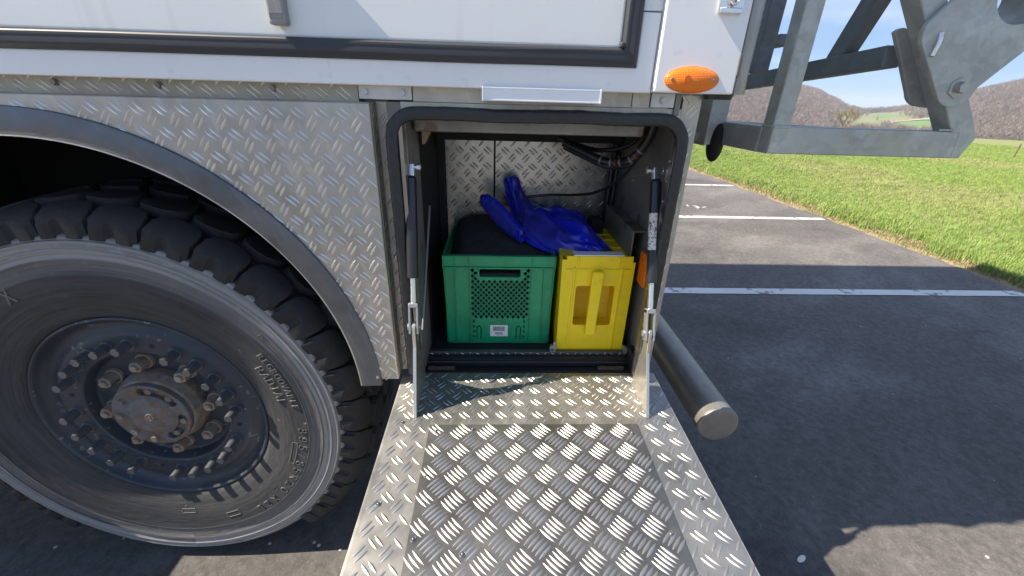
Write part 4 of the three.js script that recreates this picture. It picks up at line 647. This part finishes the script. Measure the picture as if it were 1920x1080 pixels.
// yellow wheel chock standing beside the crate
{
  const X0 = 1.0865, Y0 = .7055, ZF = -.124, w = .1905, H = .283, c = thing('wheel_chock', 'bright yellow plastic wheel chock with upright handle beside the green crate', 'wheel chock', [X0, Y0, ZF]);
  const s = new THREE.Shape([[.002, 0], [w - .002, 0], [w, H - .016], [w - .007, H - .016], [w - .007, H], [.012, H], [.012, H - .010], [0, H - .010]].map((p) => new THREE.Vector2(...p)));
  mk('face_plate', plate(s, -.006, 0, [new THREE.Path(roundRect(.042, .145, .083, .2, .007).getPoints(5))], .0012), M.yellow, c);
  mk('recess', [bx(.040, .147, .080, .203, -.047, -.045, 0), bx(.0395, .0415, .080, .203, -.045, -.006, 0), bx(.1455, .1475, .080, .203, -.045, -.006, 0), bx(.040, .147, .2005, .2025, -.045, -.006, 0), bx(.040, .147, .080, .0825, -.045, -.006, 0)], M.yellowIn, c);
  mk('handle', [plate([[.075, .060], [.102, .060], [.109, .240], [.105, .246], [.082, .246], [.078, .240]], .004, .016, [], .003), bx(.079, .105, .205, .240, -.003, .006, .002), bx(.077, .101, .062, .080, -.003, .006, .002)], M.yellow, c);
  mk('rib', [beam([.030, .006, .0], [.034, H - .030, .0], .006, .006, .0018, [0, 0, 1]), beam([w - .036, .006, 0], [w - .033, H - .030, 0], .006, .006, .0018, [0, 0, 1]), bx(.039, .044, H - .028, H - .002, -.001, .003, .001), bx(w - .046, w - .041, H - .028, H - .002, -.001, .003, .001), bx(.012, .07, H - .038, H - .034, -.001, .0025, .001), bx(.11, w - .012, H - .038, H - .034, -.001, .0025, .001)], M.yellow, c);
  mk('body', [bx(.004, w - .005, .002, H - .012, -.36, -.050, .006)], M.yellow, c);
  mk('body_web', [bx(.002, .006, .002, H - .012, -.060, -.003, .001), bx(w - .006, w - .002, .002, H - .018, -.060, -.003, .001), bx(.012, w - .01, H - .014, H - .011, -.06, -.003, .001)], M.yellow, c);
  mk('top_rib', [...[.10, .17, .22, .27, .32].map((z) => bx(.012, w - .010, H - .013, H - .009, -z - .003, -z, .001)), bx(w - .06, w - .057, H - .013, H - .009, -.35, -.28, .001)], M.yellow, c);
  mk('top_hole', [[.155, .25], [.155, .205], [.10, .25], [.16, .30]].map(([x, z]) => new THREE.CylinderGeometry(.0085, .0085, .0012, 20).translate(x, H - .0116, -z)), std({ color: lin(.24, .19, .01), roughness: .7 }), c);
  mk('white_edge', bx(.030, .160, H + .0005, H + .003, -.03, -.001, .0006), std({ color: lin(.82, .82, .80), roughness: .4 }), c);
}
// holder pins of the chock
{
  const p = thing('chock_holder', 'white metal pin holder clamped at the left foot of the yellow chock', 'holder', [1.0815, .7055, -.112]);
  mk('yoke', [plate(roundRect(-.012, .004, .006, .026, .004), -.006, .006, [], .001), rod([-.013, .016, 0], [.006, .016, 0], .004, 12)], M.pin, p); mk('clip', plate(roundRect(-.004, .004, .018, .036, .003), -.003, .003, [], .001), M.pin, p); mk('pin_hole', new THREE.CylinderGeometry(.003, .003, .001, 14).rotateX(Math.PI / 2).translate(-.006, .014, .0062), M.black, p);
  const q = thing('chock_holder', 'white metal bolt with washer at the right foot of the yellow chock', 'holder', [1.279, .7165, -.112]);
  mk('washer', rod([-.004, 0, 0], [.002, 0, 0], .0135, 24), M.pin, q); mk('bolt_head', rod([.002, 0, 0], [.011, 0, 0], .0105, 6), M.pin, q);
}
// blue tarpaulin, folded and stuffed on top
{
  const loft = (spine, seed, closed = true) => {
    const cv = new THREE.CatmullRomCurve3(spine.map((s) => V3(s.slice(0, 3)))), N = 64, Mm = 30, pos = [], idx = [], uv = [], n = spine.length - 1;
    for (let i = 0; i <= N; i++) { const t = i / N, p = cv.getPoint(t), tg = cv.getTangent(t), f = t * n, k = Math.min(n - 1, Math.floor(f)), g = f - k, sm = g * g * (3 - 2 * g), wv = mix(spine[k][3], spine[k + 1][3], sm), hv = mix(spine[k][4], spine[k + 1][4], sm), tw = mix(spine[k][5], spine[k + 1][5], sm) * D; let sd = new THREE.Vector3(tg.z * .0 - tg.y, tg.x, 0).normalize(); const nn = new THREE.Vector3().crossVectors(tg, sd).normalize(); sd = new THREE.Vector3().crossVectors(nn, tg).normalize(); const A = sd.clone().multiplyScalar(Math.cos(tw)).addScaledVector(nn, Math.sin(tw)), B = nn.clone().multiplyScalar(Math.cos(tw)).addScaledVector(sd, -Math.sin(tw));
      for (let j = 0; j < Mm; j++) { const a = j / Mm * Math.PI * 2, r = 1 + (fbm(Math.cos(a) * 1.1 + t * 2 + seed, Math.sin(a) * 1.1 + seed, 2, seed) - .5) * .24 - .10 * Math.pow(Math.abs(Math.sin(a * 2.5 + t * 5 + seed)), .5) + .06 * Math.abs(fbm(t * 9 + seed, Math.cos(a) * 2 + Math.sin(a), 2, seed + 5) - .5) * 2, ca = Math.sign(Math.cos(a)) * Math.pow(Math.abs(Math.cos(a)), .85), sa = Math.sign(Math.sin(a)) * Math.pow(Math.abs(Math.sin(a)), .85); const q = p.clone().addScaledVector(A, ca * wv * r).addScaledVector(B, sa * hv * r); pos.push(q.x, q.y, q.z); uv.push(t * 1.2, j / Mm * .9); }
      if (i < N) for (let j = 0; j < Mm; j++) { const a = i * Mm + j, b = i * Mm + (j + 1) % Mm; idx.push(a, a + Mm, b, b, a + Mm, b + Mm); } }
    const c0 = pos.length / 3; for (const [row, cs] of [[0, 0], [N, 1]]) { const p = cv.getPoint(cs); const id = pos.length / 3; const tg = cv.getTangent(cs).multiplyScalar(cs ? -.030 : -.006); pos.push(p.x + tg.x, p.y + tg.y, p.z + tg.z); uv.push(.5, .5); for (let j = 0; j < Mm; j++) idx.push(row * Mm + j, id, row * Mm + (j + 1) % Mm); }
    const g = new THREE.BufferGeometry(); g.setAttribute('position', new THREE.Float32BufferAttribute(pos, 3)); g.setAttribute('uv', new THREE.Float32BufferAttribute(uv, 2)); g.setIndex(idx); g.computeVertexNormals(); return g;
  };
  const t = thing('tarpaulin', 'dark blue vinyl tarpaulin folded and bunched on top of crate and chock', 'tarpaulin', [0, 0, 0]);
  // the folded sheet: control net of folds, smoothed, given thickness
  const net = [[[0.939,1.12,-0.447],[0.95,1.128,-0.43],[0.962,1.131,-0.433],[0.976,1.128,-0.452],[0.988,1.121,-0.473]],[[0.95,1.075,-0.435],[0.962,1.087,-0.419],[0.976,1.09,-0.423],[0.991,1.087,-0.443],[1.005,1.078,-0.465]],[[0.96,1.037,-0.408],[0.976,1.05,-0.396],[0.992,1.058,-0.403],[1.013,1.06,-0.427],[1.029,1.049,-0.452]],[[0.975,1.003,-0.36],[0.994,1.025,-0.354],[1.018,1.037,-0.384],[1.048,1.047,-0.398],[1.075,1.036,-0.43]],[[0.986,0.985,-0.302],[1.016,1.012,-0.302],[1.05,1.03,-0.339],[1.083,1.044,-0.36],[1.117,1.048,-0.398]],[[1.024,0.966,-0.262],[1.056,1.001,-0.262],[1.093,1.019,-0.299],[1.128,1.042,-0.32],[1.166,1.046,-0.358]],[[1.067,0.959,-0.23],[1.097,0.989,-0.224],[1.127,1.01,-0.238],[1.161,1.026,-0.268],[1.189,1.017,-0.3]],[[1.106,0.965,-0.198],[1.137,0.98,-0.199],[1.164,0.993,-0.208],[1.19,1.003,-0.225],[1.209,1.0,-0.242]],[[1.174,0.98,-0.166],[1.186,0.985,-0.16],[1.198,0.991,-0.163],[1.214,0.993,-0.173],[1.231,0.984,-0.184]]];
  const cr = (a, b, c, d, t) => .5 * (2 * b + (c - a) * t + (2 * a - 5 * b + 4 * c - d) * t * t + (3 * b - a - 3 * c + d) * t * t * t);
  const samp = (u, v) => { const R1 = net.length - 1, C1 = net[0].length - 1, f = clamp(u, 0, .9999) * R1, g = clamp(v, 0, .9999) * C1, a = Math.floor(f), b = Math.floor(g), at = (i, j, k) => net[clamp(i, 0, R1)][clamp(j, 0, C1)][k]; return [0, 1, 2].map((k) => { const q = [-1, 0, 1, 2].map((d) => cr(at(a + d, b - 1, k), at(a + d, b, k), at(a + d, b + 1, k), at(a + d, b + 2, k), g - b)); return cr(...q, f - a); }); };
  const NU = 80, NV = 36, sheet = [], sIdx = [], sUV = [];
  for (const side of [0, 1]) for (let i = 0; i <= NU; i++) for (let j = 0; j <= NV; j++) {
    const u = i / NU, v = j / NV, p = samp(u, v), edge = Math.min(1, Math.min(v, 1 - v) * 9) * Math.min(1, Math.min(u, 1 - u) * 14), w = (Math.pow(1 - Math.abs(2 * fbm(u * 2.6 + v * 1.8 + 3, v * 2.4 - u * 1.6, 2, 19) - 1), 3) * .020 + Math.pow(1 - Math.abs(2 * fbm(u * 5 - v * 2.5 + 8, v * 4 + u * 2, 2, 57) - 1), 4) * .010 - .014) + (fbm(u * 6 - v * 2, v * 3, 2, 3) - .5) * .005;
    const th = side ? -.014 * Math.sqrt(edge) - .003 : w * edge; sheet.push(p[0], p[1] + th * .75, p[2] + th * .65); sUV.push(u * 1.1, v * .7);
    if (i < NU && j < NV) { const o = side * (NU + 1) * (NV + 1), a = o + i * (NV + 1) + j, b = a + NV + 1; sIdx.push(a, b, a + 1, b, b + 1, a + 1); }
  }
  const HN = (NU + 1) * (NV + 1), rimIdx = []; for (let i = 0; i <= NU; i++) rimIdx.push(i * (NV + 1)); for (let j = 1; j <= NV; j++) rimIdx.push(NU * (NV + 1) + j); for (let i = NU - 1; i >= 0; i--) rimIdx.push(i * (NV + 1) + NV); for (let j = NV - 1; j >= 0; j--) rimIdx.push(j);
  for (let k = 0; k < rimIdx.length - 1; k++) { const a = rimIdx[k], b = rimIdx[k + 1]; sIdx.push(a, b, a + HN, b, b + HN, a + HN); }
  const sg = new THREE.BufferGeometry(); sg.setAttribute('position', new THREE.Float32BufferAttribute(sheet, 3)); sg.setAttribute('uv', new THREE.Float32BufferAttribute(sUV, 2)); sg.setIndex(sIdx); sg.computeVertexNormals();
  mk('folded_sheet', sg, M.tarp, t, { keepUV: true });
  mk('rolled_end', loft([[.875, 1.083, -.37, .010, .004, 0], [.884, 1.075, -.362, .022, .007, 8], [.905, 1.058, -.347, .029, .010, 14], [.935, 1.032, -.32, .031, .012, 20], [.965, 1.010, -.29, .029, .013, 24], [.984, .998, -.268, .025, .012, 28], [.993, .993, -.260, .022, .011, 30]], 7), M.tarp, t, { keepUV: true });
}
// bits lying on the asphalt
mk('petal', (() => { const g = new THREE.SphereGeometry(1, 18, 10).scale(.020, .0025, .0085).rotateY(.5); return g; })(), M.leaf, null, { label: 'pale oval leaf lying on the asphalt near the flap', category: 'leaf' }).position.set(1.926, .004, .029);
{
  const R = rngOf(17), gs = []; for (let i = 0; i < 70; i++) { const x = 1.5 + R() * 3.6, z = .5 - R() * 7, s = .002 + R() * R() * .006; gs.push(new THREE.IcosahedronGeometry(s, 0).scale(1, .5, 1).rotateY(R() * 6).translate(x, s * .2, z)); } for (let i = 0; i < 14; i++) gs.push(new THREE.IcosahedronGeometry(.003 + R() * .004, 0).scale(1, .4, 1).translate(-.6 + R() * 1.2, .001, -.1 + R() * .25));
  mk('grit', gs, std({ color: lin(.42, .40, .36), roughness: .9 }), null, { kind: 'stuff', label: 'pale grit scattered over the asphalt', category: 'grit' });
  const sp = []; for (let i = 0; i < 14; i++) { const a = R() * 6.28, r = R() * .12; sp.push(new THREE.CylinderGeometry(.005 + R() * .012, .006 + R() * .012, .0016, 9).translate(3.82 + Math.cos(a) * r * 1.3, .001, -4.98 + Math.sin(a) * r)); } mk('bird_dropping', sp, std({ color: lin(.6, .6, .58), roughness: .8 }), null, { label: 'white splash of bird droppings between two far bay lines', category: 'bird dropping' });
}

scene.traverse((o) => { if (o.isMesh && o.name !== 'ground') { o.castShadow = true; o.receiveShadow = true; } });
renderer.render(scene, camera);
